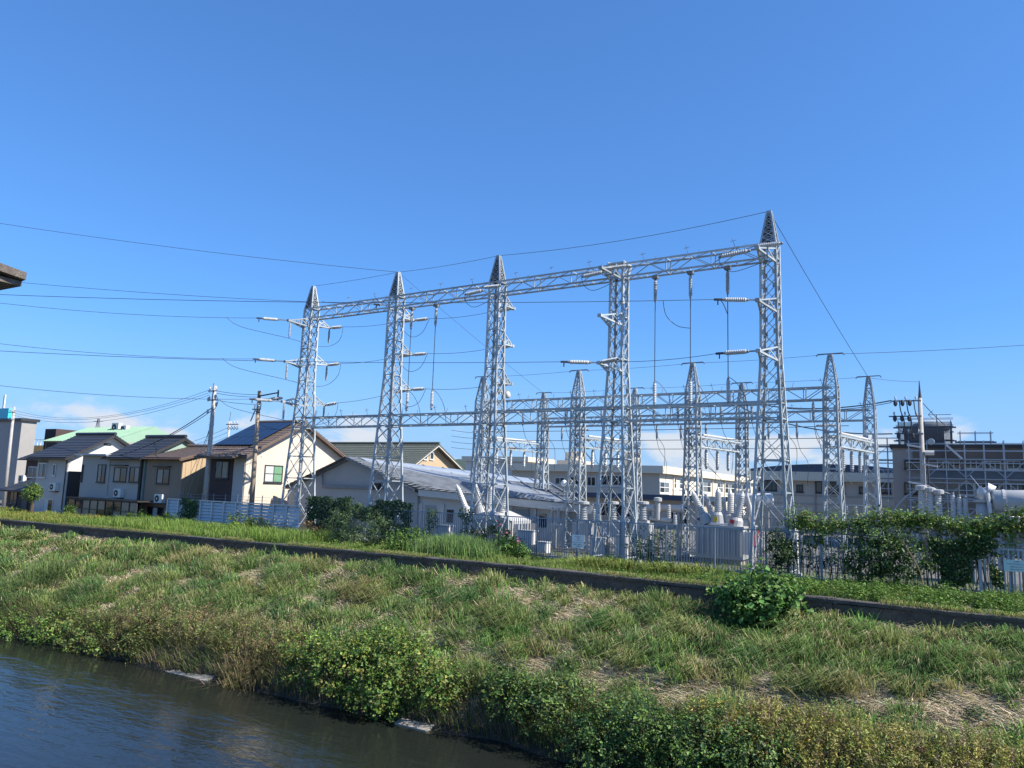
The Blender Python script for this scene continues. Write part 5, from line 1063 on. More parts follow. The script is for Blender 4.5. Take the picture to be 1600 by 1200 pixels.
# ------------------------------------------------------------------ vegetation
def PB(px, py):
    z = -2.0
    for _ in range(25): p = P(px, py, z=z); z = .5*z+.5*float(bank_z(p[0], min(p[1], 0)))
    return P(px, py, z=z)
def pal(cols, n, jit=.18, wts=None):
    c_ = A(cols, float)[rng.choice(len(cols), n, p=None if wts is None else A(wts)/sum(wts))]
    return np.clip(c_*(1+rng.normal(0, jit, (n, 1)))*(1+rng.normal(0, .06, (n, 3))), .005, .9)
def blades(base, h, wd, lean, col, curl=.35, droop=0.0):
    """base (n,3), h (n), wd (n), lean (n,2) horizontal reach of the tip"""
    n = len(base); h = np.broadcast_to(h, n); wd = np.broadcast_to(wd, n)
    an = rng.random(n)*2*np.pi; s = np.stack([np.cos(an), np.sin(an), 0*an], 1)*(wd/2)[:, None]
    l3 = np.concatenate([lean, np.zeros((n, 1))], 1); up = np.zeros((n, 3)); up[:, 2] = h
    m_ = base+up*(.62+.22*droop)+l3*curl; t_ = base+up*(1-.45*droop)+l3
    V = np.stack([base-s, base+s, m_-s*.8, m_+s*.8, t_], 1).reshape(-1, 3)
    b_ = np.arange(n)[:, None]*5; F = np.concatenate([b_+A([[0, 1, 3]]), b_+A([[0, 3, 2]]), b_+A([[2, 3, 4]])], 1).reshape(-1, 3)
    return V, F, np.repeat(col, 5, 0)
def leaves(pts, nrm, size, col, asp=.6, droop=.25):
    n = len(pts); size = np.broadcast_to(size, n)[:, None]; nrm = nrm/np.linalg.norm(nrm, axis=1, keepdims=True)
    t_ = rng.normal(size=(n, 3)); t_[:, 2] -= droop; t_ -= nrm*(t_*nrm).sum(1, keepdims=True); t_ /= np.linalg.norm(t_, axis=1, keepdims=True); s = np.cross(nrm, t_)
    V = np.stack([pts-t_*size*.5, pts+s*size*asp*.5+nrm*size*.12, pts+t_*size*.55, pts-s*size*asp*.5+nrm*size*.12], 1).reshape(-1, 3)
    b_ = np.arange(n)[:, None]*4; F = np.concatenate([b_+A([[0, 1, 2]]), b_+A([[0, 2, 3]])], 1).reshape(-1, 3)
    return V, F, np.repeat(col, 4, 0)
def join(parts):
    V = []; F = []; C_ = []; o = 0
    for v, f, c_ in parts: V.append(v); F.append(f+o); C_.append(c_); o += len(v)
    return np.concatenate(V), np.concatenate(F), np.concatenate(C_)
def blob_points(blobs, n, shell=.55, lump=.28):
    wts = A([b[3]*b[4]+b[4]*b[5]+b[3]*b[5] for b in blobs]); k = rng.choice(len(blobs), n, p=wts/wts.sum()); B = A(blobs, float)[k]
    d_ = rng.normal(size=(n, 3)); d_ /= np.linalg.norm(d_, axis=1, keepdims=True)
    a_ = np.arctan2(d_[:, 1], d_[:, 0]); lum = 1+lump*(2*fbm(a_*1.6+k*5.3+20, d_[:, 2]*2.2+k*3.1+9, 3)-1)*1.6
    r = (shell+(1-shell)*rng.random(n)**.6)*lum
    return B[:, :3]+d_*B[:, 3:6]*r[:, None], d_
GREEN = [(.095, .18, .032), (.125, .225, .042), (.07, .14, .03), (.155, .25, .05)]
OLIVE = [(.13, .16, .04), (.18, .20, .05), (.10, .13, .035), (.21, .19, .06)]
DARK = [(.042, .088, .03), (.06, .115, .036), (.036, .07, .027), (.08, .135, .04)]
LIME = [(.13, .23, .035), (.17, .26, .05), (.10, .19, .03)]
YEL = [(.25, .24, .055), (.20, .22, .05), (.30, .25, .07), (.15, .18, .045)]
BROWN = [(.20, .13, .07), (.26, .18, .10), (.15, .10, .06), (.23, .19, .07)]
def bush(name, label, cat, blobs, n, size, cols, wts=None, stems=5, asp=.6, ground=None, group=None, shell=.42, clump=True, lump=.36, flowers=None, shoots=-1):
    shoots = max(8, n//110) if shoots < 0 else shoots
    base = A(blobs, float); o = A((base[:, 0].mean(), base[:, 1].mean(), 0)); o[2] = ground if ground is not None else (0 if o[1] > 0 else float(bank_z(o[0], o[1])))
    th = thing(name, label, cat, o, group); 
    if clump:                                            # leaves gather in sprays, leaving dark gaps between them
        nc = max(6, n//20); cp, cd = blob_points(blobs, nc, shell, lump); k = rng.integers(0, nc, n); pts = cp[k]+rng.normal(0, size*1.05, (n, 3))*rng.uniform(.6, 1.5, nc)[k, None]; d_ = cd[k]; tone = rng.normal(1, .2, nc)[k, None]; fsz = np.clip(rng.normal(1, .28, nc), .5, 1.7)[k]
    else: pts, d_ = blob_points(blobs, n, shell, lump); tone = np.ones((n, 1)); fsz = np.ones(n)
    gz = np.where(pts[:, 1] < 0, bank_z(pts[:, 0], pts[:, 1]), 0); keep = pts[:, 2] > gz-.02; pts, d_, tone, fsz = pts[keep], d_[keep], tone[keep], fsz[keep]; n = len(pts)
    nr = d_*.55+rng.normal(0, .45, (n, 3))+A((0, 0, .55)); V, F, c_ = leaves(pts, nr, fsz*size*(.6+.7*rng.random(n)), np.clip(pal(cols, n, .2, wts)*tone, .008, .9), asp)
    if shoots:
        sp, sdv = blob_points(blobs, shoots, .9, lump); sdv = sdv*.6+A((0, 0, .75))+rng.normal(0, .35, sdv.shape); sdv /= np.linalg.norm(sdv, axis=1, keepdims=True); ln_ = rng.uniform(.18, .55, shoots); m_ = 16
        tt_ = rng.random((shoots, m_)); pp = sp[:, None]+sdv[:, None]*(tt_*ln_[:, None])[..., None]-A((0, 0, .25))*(tt_**2*ln_[:, None])[..., None]+rng.normal(0, size*.35, (shoots, m_, 3)); pp = pp.reshape(-1, 3); pp = pp[pp[:, 2] > np.where(pp[:, 1] < 0, bank_z(pp[:, 0], pp[:, 1]), 0)]
        V, F, c_ = join([(V, F, c_), leaves(pp, rng.normal(0, .5, pp.shape)+A((0, 0, .5)), size*(.5+.5*rng.random(len(pp))), pal(cols, len(pp), .2), asp)])
    npmesh('foliage', V, F, 'leaf', th, col=c_)
    for k in range(stems):
        b_ = blobs[k % len(blobs)]; gzz = o[2] if ground is not None else (0 if b_[1] > 0 else float(bank_z(b_[0], b_[1])))
        p0 = A((b_[0]+random.uniform(-.3, .3)*b_[3], b_[1]+random.uniform(-.3, .3)*b_[4], min(gzz, b_[2])-.05)); p2 = A(b_[:3])+A((random.uniform(-.6, .6)*b_[3], random.uniform(-.6, .6)*b_[4], random.uniform(.2, .7)*b_[5])); m2 = (p0+p2)/2+A((random.uniform(-.15, .15), random.uniform(-.15, .15), 0))
        MB().tube([p0, m2, p2], [.025, .018, .008], 5).build('stem', 'bark', th)
    if flowers:
        pts, d_ = blob_points(blobs, flowers[0], .9); V, F, c_ = leaves(pts, d_, .11, pal([flowers[1]], len(pts), .2), 1.0); npmesh('flowers', V, F, 'leaf', th, col=c_, kind='stuff')
    return th
def pb(px, py, rx, ry, v, dv=.8, onbank=False):
    p = P(px, py, v=v); s = (np.linalg.norm(Wd(p)-C3))/F_PX*.98; return (p[0], p[1], p[2], rx*s, rx*s*dv, ry*s)

# grass of the river bank
def bank_pts(n, u0, u1, v0, v1):
    u = u0+(u1-u0)*rng.random(n)**.85 if False else rng.uniform(u0, u1, n); v = rng.uniform(v0, v1, n); return u, v, bank_z(u, v)
def dry_field(u, v): return .45*fbm(u*.5+40, v*1.3+3, 4)+.55*fbm(u*1.1+11, v*2.6+7, 3)+.20*np.exp(-((v+4.4-.5*np.clip((u-8)/4, 0, 1)+.15*np.sin(u*.7))/.40)**2)*np.clip((u+3)/5, .10, 1)-.03
def mk_bank(name, nt_, u0, u1, v0, v1, label, wk=1.0, so=0):
    """tufts of drooping blades; each tuft has its own size, colour and lean"""
    u, v, z = bank_pts(nt_, u0, u1, v0, v1); dr = dry_field(u, v)+rng.normal(0, .03, nt_); keep = dr < .53; u, v = u[keep], v[keep]; nt_ = len(u)
    cl = fbm(u*.9+9+so, v*1.2+2, 3); H_ = (.16+.62*np.clip(cl-.27, 0, 1)+.22*rng.random(nt_)**2)*np.where(rng.random(nt_) < .12, 1.35, 1); bl = 40; k = np.repeat(np.arange(nt_), bl); n = len(k)
    wl = (fbm(u*.35+50, v*.5+11)-.5)*4+2.9; tl = np.stack([np.cos(wl), np.sin(wl)], 1)*(.15+.55*rng.random((nt_, 1)))
    d_ = rng.normal(0, 1, (n, 2)); R_ = (.10+.28*H_)[k, None]; bu = np.stack([u, v], 1)[k]+d_*R_*.55; h = H_[k]*(.5+.6*rng.random(n)); lean = (d_*.55+tl[k]*1.0+A((0, -.15)))*h[:, None]*(.6+.8*rng.random((n, 1)))
    bv = np.minimum(bu[:, 1], -.03); base = np.stack([bu[:, 0], bv, bank_z(bu[:, 0], bv)-.02], 1)
    hue = np.clip((fbm(u*.6+80, v*.8+30, 3)-.50)*2.4+rng.normal(0, .15, nt_), 0, .8)[:, None]; g = pal([(.11, .215, .05), (.145, .26, .065), (.075, .155, .04), (.18, .27, .08)], nt_, .25); yl = pal([(.27, .27, .10), (.33, .30, .13)], nt_, .18); tc_ = (g*(1-hue)+yl*hue)*1.08
    col = tc_[k]*(1+rng.normal(0, .16, (n, 1))); sm = rng.random(n) < .09; col[sm] = pal([(.52, .43, .27), (.43, .35, .21)], int(sm.sum()))
    V, F, c_ = blades(base, h, (.017+.013*rng.random(n))*wk, lean, np.clip(col, .01, .9), .42, 1.0); npmesh(name, V, F, 'grass', col=c_, kind='stuff', label=label, cat='grass')
mk_bank('bank_grass', 2400, -22, 24, -5.9, -.05, 'short green undergrowth between the grass mounds of the nearer bank')
mk_bank('bank_grass', 1000, -62, -22, -6.2, -.05, 'short green grass on the far left stretch of the river bank', 2.0, 3)
def mk_mounds(name, cnt, bl, u0, u1, v0, v1, label, wk=1.0):
    """sedge mounds: long blades combed over low humps, each with its own tint"""
    u = rng.uniform(u0, u1, cnt); v = rng.uniform(v0, v1, cnt); keep = dry_field(u, v)+rng.normal(0, .03, cnt) < .525; u, v = u[keep], v[keep]; cnt = len(u)
    R = (.11+.36*rng.random(cnt)**1.5)*(.75+.5*fbm(u*.5, v*.7+6)); Hm = .12+.55*R; nb = np.maximum(30, (bl*(R/.4)**1.6).astype(int)); k = np.repeat(np.arange(cnt), nb); n = len(k)
    th_ = rng.random(n)*2*np.pi; q = np.sqrt(rng.random(n)); ed = 1+.35*np.sin(th_*2+k)+.2*np.sin(th_*5+k*2); r = q*R[k]*ed; du = np.stack([np.cos(th_)*1.25, np.sin(th_)], 1)
    b2 = np.stack([u, v], 1)[k]+du*r[:, None]; b2[:, 1] = np.minimum(b2[:, 1], -.04); z = bank_z(b2[:, 0], b2[:, 1])+Hm[k]*np.clip(1-q**2, 0, 1)*.75-.02
    cw = 3.3+(fbm(u*.4+31, v*.5+3)-.5)*4.5+rng.normal(0, .35, cnt); comb = np.stack([np.cos(cw), np.sin(cw)*.7-.25], 1)*rng.uniform(.3, 1.15, (cnt, 1)); h = (.16+.27*rng.random(n))*(.75+.55*R[k]/.4)
    lean = (du*q[:, None]*.75+comb[k]+rng.normal(0, .28, (n, 2)))*h[:, None]
    kind = rng.choice(4, cnt, p=[.34, .30, .22, .14]); tint = A([(.095, .18, .06), (.135, .225, .065), (.20, .25, .08), (.29, .28, .115)])[kind]*(1+rng.normal(0, .13, (cnt, 1)))
    col = tint[k]*(1+rng.normal(0, .2, (n, 1))); sm = rng.random(n) < .10; col[sm] = pal([(.50, .42, .27), (.40, .33, .20)], int(sm.sum()))
    V, F, c_ = blades(np.stack([b2[:, 0], b2[:, 1], z], 1), h, (.015+.012*rng.random(n))*wk, lean, np.clip(col, .01, .9), .45, 1.0); npmesh(name, V, F, 'grass', col=c_, kind='stuff', label=label, cat='grass')
mk_mounds('grass_mounds', 1050, 250, -22, 24, -5.8, -.5, 'mounds of long combed-over grass on the nearer river bank')
mk_mounds('grass_mounds', 800, 130, -62, -22, -6.0, -.4, 'mounds of long grass on the far left stretch of the bank', 1.9)
# flattened straw between the tufts
n = 480000; u, v, z = bank_pts(n, -60, 24, -5.9, -.1); dr = dry_field(u, v)+rng.normal(0, .035, n); k = (dr > .50) | (rng.random(n) < .25); u, v, z = u[k], v[k], z[k]; n = len(u); an = rng.normal(0, .5, n)+(fbm(u*.6+5, v*.8+70)-.5)*4+np.pi*rng.integers(0, 2, n); ln = np.stack([np.cos(an), np.sin(an)*.6], 1)*(.18+.28*rng.random((n, 1)))
V, F, c_ = blades(np.stack([u, v, z+.02+.12*rng.random(n)], 1), .02+.09*rng.random(n), .018+.01*np.clip(-u/30, 0, 1), ln, pal([(.72, .60, .42), (.64, .52, .35), (.78, .68, .50), (.50, .39, .25), (.28, .29, .12)], n, .15), .5); npmesh('dry_straw', V, F, 'straw', col=c_, kind='stuff', label='pale flattened straw lying in patches on the bank', cat='straw')
# grass at the water's edge
n = 42000; u = rng.uniform(-60, 24, n); v = rng.uniform(-7.6, -5.5, n); z = bank_z(u, v); k = z > WATER_Z+.02; u, v, z = u[k], v[k], z[k]; n = len(u); h = .25+.45*fbm(u*.9, v*.9)*rng.random(n)*1.5
lean = np.stack([rng.normal(0, .15, n), -.25-.35*rng.random(n)], 1)*h[:, None]*1.6
V, F, c_ = blades(np.stack([u, v, z], 1), h, .022, lean, pal([(.09, .13, .04), (.15, .15, .06), (.26, .21, .12), (.07, .11, .035)], n)); npmesh('edge_grass', V, F, 'grass', col=c_, kind='stuff', label='hanging dull grass along the water edge', cat='grass')

# small leafy plants scattered over the bank
parts = []
for k in range(170):
    uu, vv = rng.uniform(-40, 20), rng.uniform(-5.6, -.35); zz = float(bank_z(uu, vv)); r = rng.uniform(.15, .45); n = int(240*r/.3)
    d_ = rng.normal(size=(n, 3)); d_[:, 2] = np.abs(d_[:, 2]); d_ /= np.linalg.norm(d_, axis=1, keepdims=True); pts = A((uu, vv, zz))+d_*A((r, r, r*.75))*(.4+.6*rng.random((n, 1)))
    parts.append(leaves(pts, d_*.4+rng.normal(0, .35, (n, 3))+A((0, 0, .8)), .055+.04*rng.random(n), pal([GREEN, DARK, LIME, GREEN, OLIVE][k % 5], n)))
V, F, c_ = join(parts); npmesh('bank_weeds', V, F, 'leaf', col=c_, kind='stuff', label='small leafy weeds dotted over the grassy bank', cat='weeds')

# tall stalky weeds along the lower bank
def weeds(name, label, regs, cols, leafn=26, leaf=.06):
    parts = []; st = []
    for (u0, u1, v0, v1, cnt, h0, h1) in regs:
        u = rng.uniform(u0, u1, cnt); v = rng.uniform(v0, v1, cnt); z = bank_z(u, v); kk = z > WATER_Z-.05; u, v, z = u[kk], v[kk], z[kk]; c2 = len(u); h = rng.uniform(h0, h1, c2)*(.6+.8*fbm(u*.9+5, v*1.1)); ln = rng.normal(0, .16, (c2, 2))*h[:, None]
        base = np.stack([u, v, z], 1); st.append(blades(base, h, .016, ln, pal(BROWN, c2)))
        t_ = rng.random((c2, leafn))**.8*.85+.15; tipv = np.concatenate([ln, h[:, None]], 1); pts = base[:, None, :]+tipv[:, None, :]*t_[..., None]+rng.normal(0, .05, (c2, leafn, 3)); 
        pc = pal(cols, c2, .2); cc = np.repeat(pc, leafn, 0)*(1+rng.normal(0, .15, (c2*leafn, 1))); pts = pts.reshape(-1, 3)
        parts.append(leaves(pts, rng.normal(0, .6, (len(pts), 3))+A((0, 0, .6)), leaf*(.6+.7*rng.random(len(pts))), np.clip(cc, .01, .9), .35))
    V, F, c_ = join(parts+st); npmesh(name, V, F, 'leaf', col=c_, kind='stuff', label=label, cat='weeds')
def ur(px, py): return float(PB(px, py)[0])
ua, ub = ur(1120, 1130), ur(1640, 1130)
weeds('riverside_weeds', 'tall yellowing goldenrod weeds along the lower right bank', [(ua-.5, ub+2, -7.2, -5.2, 1250, .5, 1.0)], [(.34, .33, .075), (.28, .30, .07), (.40, .34, .10), (.20, .25, .06), (.26, .19, .11)], 40, .085)
ua, ub = ur(190, 980), ur(470, 1010)
weeds('riverside_weeds', 'brown and olive weeds between the left bushes and the big bush', [(ua, ub, -6.5, -4.9, 560, .5, 1.1)], [(.20, .23, .07), (.28, .22, .12), (.30, .28, .10), (.14, .20, .05), (.22, .15, .09)], 34, .08)
ua, ub = ur(-20, 900), ur(210, 960)
weeds('riverside_weeds', 'mixed green weeds on the far left lower bank', [(ua-6, ub, -6.4, -3.8, 700, .3, .7), (ur(700, 1060), ur(1150, 1100), -6.4, -5.0, 420, .35, .75)], OLIVE+GREEN, 22)

# riverside bushes
def rb(lst, vbase=-6.4): return [pb(x, y, rx, ry, v, .75) for x, y, rx, ry, v in lst]
MIXG = GREEN+YEL[:2]+LIME[:1]
bush('riverside_bush', 'broad bright green bush leaning over the water in the centre', 'bush', rb([(500, 1040, 55, 42, -6.4), (560, 1045, 70, 55, -6.5), (640, 1040, 65, 48, -6.3), (590, 1085, 60, 38, -6.9), (690, 1078, 48, 36, -6.6), (480, 1010, 45, 25, -5.9), (600, 1010, 75, 28, -5.7)]), 17000, .10, MIXG, stems=9, group='riverside bushes')
bush('riverside_bush', 'dark tangled bush right of the grey water-edge slab', 'bush', rb([(805, 1085, 48, 42, -6.5), (850, 1110, 55, 45, -6.7), (790, 1060, 35, 25, -6.0), (870, 1075, 50, 28, -6.0)]), 8500, .08, GREEN+DARK+OLIVE[:2], stems=7, group='riverside bushes')
bush('riverside_bush', 'dark green bush at the bottom edge below the straw path', 'bush', rb([(960, 1130, 75, 48, -6.7), (1020, 1150, 70, 48, -6.9), (930, 1165, 65, 45, -7.2)]), 9500, .08, GREEN+DARK, stems=7, group='riverside bushes')
bush('riverside_bush', 'dark bush at the bottom edge left of the goldenrod', 'bush', rb([(1110, 1160, 80, 50, -6.7), (1180, 1185, 70, 40, -6.9), (1060, 1185, 60, 40, -7.2)]), 9000, .085, GREEN+DARK[:2]+OLIVE[:1], stems=7, group='riverside bushes')
bush('riverside_bush', 'low bright bush over the water at the left edge', 'bush', rb([(30, 982, 50, 20, -6.8), (-30, 970, 50, 20, -6.6), (75, 990, 30, 16, -6.9)]), 5200, .10, LIME+GREEN, stems=5, group='riverside bushes')
bush('riverside_bush', 'second low bush over the water from the left edge', 'bush', rb([(130, 995, 45, 24, -6.7), (165, 1000, 35, 22, -6.7), (110, 968, 50, 18, -6.0)]), 5200, .095, GREEN+OLIVE, stems=5, group='riverside bushes')
bush('riverside_bush', 'olive drooping bush left of the long water-edge slab', 'bush', rb([(210, 1005, 30, 24, -6.7), (235, 990, 35, 25, -6.2)]), 3000, .085, OLIVE+DARK[:1], stems=4, group='riverside bushes')
bush('bank_bush', 'leafy green bush growing through the flood wall', 'bush', [pb(1190, 922, 50, 26, -.2), pb(1180, 945, 45, 28, -.7), pb(1215, 945, 34, 30, -.6), pb(1150, 935, 22, 18, -.6), pb(1165, 962, 25, 18, -1.0)], 5200, .15, [(.105, .21, .045), (.08, .165, .038), (.135, .25, .055)], stems=6, asp=.8, shell=.45, lump=.7, shoots=110)
# drooping grass tussock at the left and one at the water edge
def tussock(label, px, py, v, n, h, spread, cols, wd=.022, kind_=None, name='grass_tussock', ground=None):
    p = P(px, py, v=v); z0 = ground if ground is not None else float(bank_z(p[0], v)); th = thing(name, label, 'grass', (p[0], v, z0), 'grass tussocks')
    d_ = rng.normal(0, spread*.35, (n, 2)); hh = h*(.55+.5*rng.random(n)); base = np.stack([p[0]+d_[:, 0], v+d_[:, 1]*.8, np.full(n, z0)], 1); base[:, 2] = np.where(base[:, 1] < 0, bank_z(base[:, 0], base[:, 1]), 0)
    ln = d_*rng.uniform(.5, 1.6, (n, 1))/spread*h*.9+rng.normal(0, .12*h, (n, 2))+A((-.12*h, -.1*h)); V, F, c_ = blades(base, hh, wd, ln, pal(cols, n), .4, .7); npmesh('blades', V, F, 'grass', th, col=c_); return th
PG = [(.14, .21, .07), (.18, .24, .09), (.11, .17, .05)]
tussock('large drooping grass tussock at the left edge of the bank', 55, 930, -4.2, 2600, .95, 2.2, PG)
tussock('smaller drooping tussock beside the left riverside bushes', 210, 985, -5.9, 1100, .7, 1.2, [(.14, .16, .06), (.25, .20, .11)])
tussock('pale dry tussock hanging over the long slab', 400, 1050, -6.3, 1300, .7, 1.5, [(.32, .25, .15), (.22, .18, .09), (.14, .15, .05)])
# tall grass clump and verge along the wall
def strip(name, label, u0, u1, v0, v1, dens, h0, h1, cols, wd=.018, leanx=-.1, seed=0):
    n = int((u1-u0)*(v1-v0)*dens); u = rng.uniform(u0, u1, n); v = rng.uniform(v0, v1, n); h = (h0+(h1-h0)*fbm(u*.8+seed, v*.9, 3)*1.3)*(.6+.6*rng.random(n)); ln = np.stack([rng.normal(leanx, .22, n), rng.normal(-.08, .2, n)], 1)*h[:, None]
    cl_ = pal(cols, n); zz = -np.clip((1.6-v)/1.5, 0, 1)*.0132*np.clip(u, 0, 25); V, F, c_ = blades(np.stack([u, v, zz], 1), h, wd*(.7+.6*rng.random(n)), ln, cl_, .4, .35); npmesh(name, V, F, 'grass', col=c_, kind='stuff', label=label, cat='grass')
x2u = lambda px, v: float(P(px, 850, v=v)[0])
BR = [(.15, .25, .045), (.19, .29, .06), (.12, .21, .04), (.23, .28, .08)]
strip('verge_grass', 'tall bright green grass between the flood wall and the steel panel fence', x2u(135, 2), x2u(490, 2), .5, 5.2, 190, .25, .85, BR, .024)
strip('verge_grass', 'yellowish garden weeds in front of the far left houses', x2u(-60, 2)-6, x2u(140, 2), .4, 5.5, 150, .15, .6, YEL+BR[:2], .028, seed=4)
strip('verge_grass', 'short grass behind the middle of the flood wall', x2u(480, 1), x2u(1000, 1), .35, 4.0, 330, .06, .36, BR+[(.30, .26, .12)], seed=8)
strip('verge_grass', 'short sparse grass and weeds behind the right part of the flood wall', x2u(1000, 1), 24, .35, 4.1, 320, .08, .42, GREEN+BR+[(.30, .25, .12)], seed=12)
strip('yard_weeds', 'thin grass growing inside the substation yard', x2u(480, 6), 24, 4.4, 9, 60, .04, .22, GREEN+[(.30, .25, .12)], seed=14)
n = 26000; u = rng.uniform(-60, 24, n); kk = fbm(u*.45+3, 0*u+8, 4) > .50; u = u[kk]; n = len(u); v = rng.uniform(.16, .42, n); h = .10+.22*rng.random(n); zz = .02-.013*np.clip(u, 0, 25); V, F, c_ = blades(np.stack([u, v, zz], 1), h, .02, np.stack([rng.normal(0, .12, n), -.12-.32*rng.random(n)], 1), pal(BR+[(.36, .30, .16), (.44, .36, .2)], n), .5, 1.0); npmesh('wall_top_grass', V, F, 'grass', col=c_, kind='stuff', label='ragged grass hanging over the top of the flood wall', cat='grass')
p = P(715, 850, v=2.0); n = 3600; u = rng.normal(p[0], 1.0, n); v = rng.normal(2.0, .45, n); u = np.clip(u, p[0]-2.1, p[0]+2.0); h = (.75+.45*rng.random(n))*(1-.25*np.abs(u-p[0])/2)
th = thing('tall_grass', 'clump of tall bright reed grass behind the wall below the third tower', 'grass', (p[0], 2, 0)); V, F, c_ = blades(np.stack([u, v, 0*u], 1), h, .024, np.stack([rng.normal(-.02, .2, n), rng.normal(-.05, .15, n)], 1), pal([(.19, .30, .09), (.15, .26, .07), (.24, .33, .13)], n)); npmesh('blades', V, F, 'grass', th, col=c_)
for k, (x, l) in enumerate(((925, 'left of four yellow-green iris clumps under the white sign'), (972, 'second iris clump from the white sign, half dark leaves'), (1035, 'broad iris clump below the shrub inside the fence'), (1078, 'rightmost iris clump below the large transformer'))):
    tussock(l, x, 885, 2.2, 420, .62, .95, [(.20, .26, .06), (.26, .28, .08), (.13, .20, .05)], .04, ground=0, name='iris_clump')
bush('verge_bush', 'rounded light green bush behind the wall left of the reed grass', 'bush', [pb(645, 848, 40, 20, 2.4), pb(620, 856, 25, 14, 2.2), pb(672, 853, 22, 16, 2.3)], 3400, .10, LIME+GREEN, ground=0)
bush('shrub', 'big grey-green shrub in front of the ivy below the second tower', 'shrub', [pb(535, 820, 34, 30, 3.6), pb(575, 815, 38, 32, 3.7), pb(600, 830, 25, 22, 3.5), pb(560, 838, 45, 16, 3.3)], 9500, .08, [(.10, .165, .065), (.135, .20, .085), (.075, .125, .05)], ground=0, stems=8, asp=.4)
def sheet(name, label, regs, v, n, size, cols, depth=.16, hang=0.0, cat='vine', stems=4):
    """climbing plant over a fence: leaves spread in a thin layer with ragged edges"""
    P0 = []
    for (x0, y0, x1, y1) in regs:
        a_, b_ = P(x0, y0, v=v), P(x1, y1, v=v); m_ = int(n*(x1-x0)*(y1-y0)/sum((r[2]-r[0])*(r[3]-r[1]) for r in regs)); u = rng.uniform(a_[0], b_[0], m_); z = rng.uniform(b_[2], a_[2], m_)
        ed = fbm(u*1.6+7, z*1.6+2, 3); eu = np.minimum(u-a_[0], b_[0]-u)/.35; ke = ed+.22*np.clip((z-b_[2])/(a_[2]-b_[2]), 0, 1)+.12*np.clip(eu-1, -1, 0) > .40; u, z = u[ke], z[ke]; z = z+(fbm(u*2.2, 0*u+4)-.5)*.35
        P0.append(np.stack([u, v+rng.normal(0, depth, len(u)), z], 1))
    pts = np.concatenate(P0); pts = pts[pts[:, 2] > .02]; m_ = len(pts); th = thing(name, label, cat, (pts[:, 0].mean(), v, 0), 'climbing plants on the fences')
    V, F, c_ = leaves(pts, rng.normal(0, .5, (m_, 3))+A((0.3, -.7, .5)), size*(.6+.7*rng.random(m_)), pal(cols, m_, .22), .75); npmesh('foliage', V, F, 'leaf', th, col=c_)
    for k in range(stems):
        q = pts[rng.integers(m_)]; MB().tube([(q[0]+.3, v, 0), (q[0]+.1, v, q[2]*.5), (q[0], v, q[2])], [.022, .016, .008], 5).build('stem', 'bark', th)
sheet('ivy', 'dark ivy curtain on the fence beside the leftmost tall tower', [(482, 776, 545, 842)], 4.6, 8000, .09, DARK, .12)
sheet('ivy', 'dark ivy pillar on the fence below the second tall tower', [(590, 782, 640, 852), (545, 790, 590, 815)], 4.4, 7000, .09, DARK, .12)
sheet('ivy', 'thin ivy strand on the bar fence left of the third tower', [(716, 795, 738, 835), (668, 795, 684, 830)], 4.2, 700, .08, DARK+GREEN[:1], .06, stems=2)
sheet('ivy', 'ivy strands climbing the steel panel fence near the brown house', [(283, 780, 306, 815)], 5.85, 1400, .10, DARK+GREEN[:1], .05, stems=2)
vb = [pb(x, 815+5*math.sin(x*.03)+random.uniform(-5, 5)+(4 if x > 1430 else 0), random.uniform(14, 24), random.uniform(9, 17), 4.45+random.uniform(-.15, .2), .7) for x in range(1238, 1625, 14)]
vb += [pb(x, 836+random.uniform(-6, 14), random.uniform(7, 14), random.uniform(8, 18), 4.3, .5) for x in (1246, 1272, 1285, 1312, 1330, 1345, 1440, 1452, 1476, 1495, 1520, 1540, 1552, 1578, 1600)]
bush('vine', 'leafy green vine spilling along the top of the right fence', 'vine', vb, 11500, .095, GREEN+OLIVE[:2]+LIME[:1], ground=0, stems=10, group='climbing plants on the fences', lump=.5)
for k, (xa, xb, l) in enumerate(((1248, 1335, 'dark hedge behind the bars left of the ivy bush'), (1430, 1500, 'dark hedge behind the bars right of the ivy bush'), (1500, 1565, 'dark hedge behind the bars next to the gate'))):
    bush('hedge', l, 'hedge', [pb(x, 868+random.uniform(-4, 8), 22, 26, 5.0, .4) for x in range(xa+12, xb, 20)], 1200, .09, DARK, ground=0, stems=5, group='hedges behind the fence')
sheet('vine', 'dark vine hanging down the fence left of the mint notice board', [(1450, 838, 1520, 915), (1505, 838, 1560, 880), (1545, 860, 1568, 915)], 4.12, 8500, .08, DARK+GREEN[:1]+OLIVE[:1], .10, stems=6)
bush('shrub', 'dense dark ivy bush against the right fence with a yellowed branch', 'shrub', [pb(1385, 868, 40, 34, 3.7, .5), pb(1350, 880, 32, 30, 3.8, .5), pb(1415, 880, 28, 32, 3.6, .5), pb(1375, 842, 38, 20, 4.0, .5)], 7600, .085, GREEN[:3]+DARK, ground=0, stems=7)
bush('shrub', 'dark evergreen shrub in front of the fence below the tallest tower', 'shrub', [pb(1216, 862, 26, 26, 4.0, .7), pb(1212, 840, 16, 18, 4.0, .7), pb(1232, 868, 16, 18, 4.0, .7)], 3200, .075, DARK, ground=0, stems=5)
bush('shrub', 'loose shrub inside the fence behind the iris clumps', 'shrub', [pb(1005, 850, 26, 28, 5.2, .7), pb(1040, 845, 28, 22, 5.3, .7), pb(1020, 868, 34, 18, 5.1, .7)], 2600, .085, DARK+GREEN[:2], ground=0, stems=6)
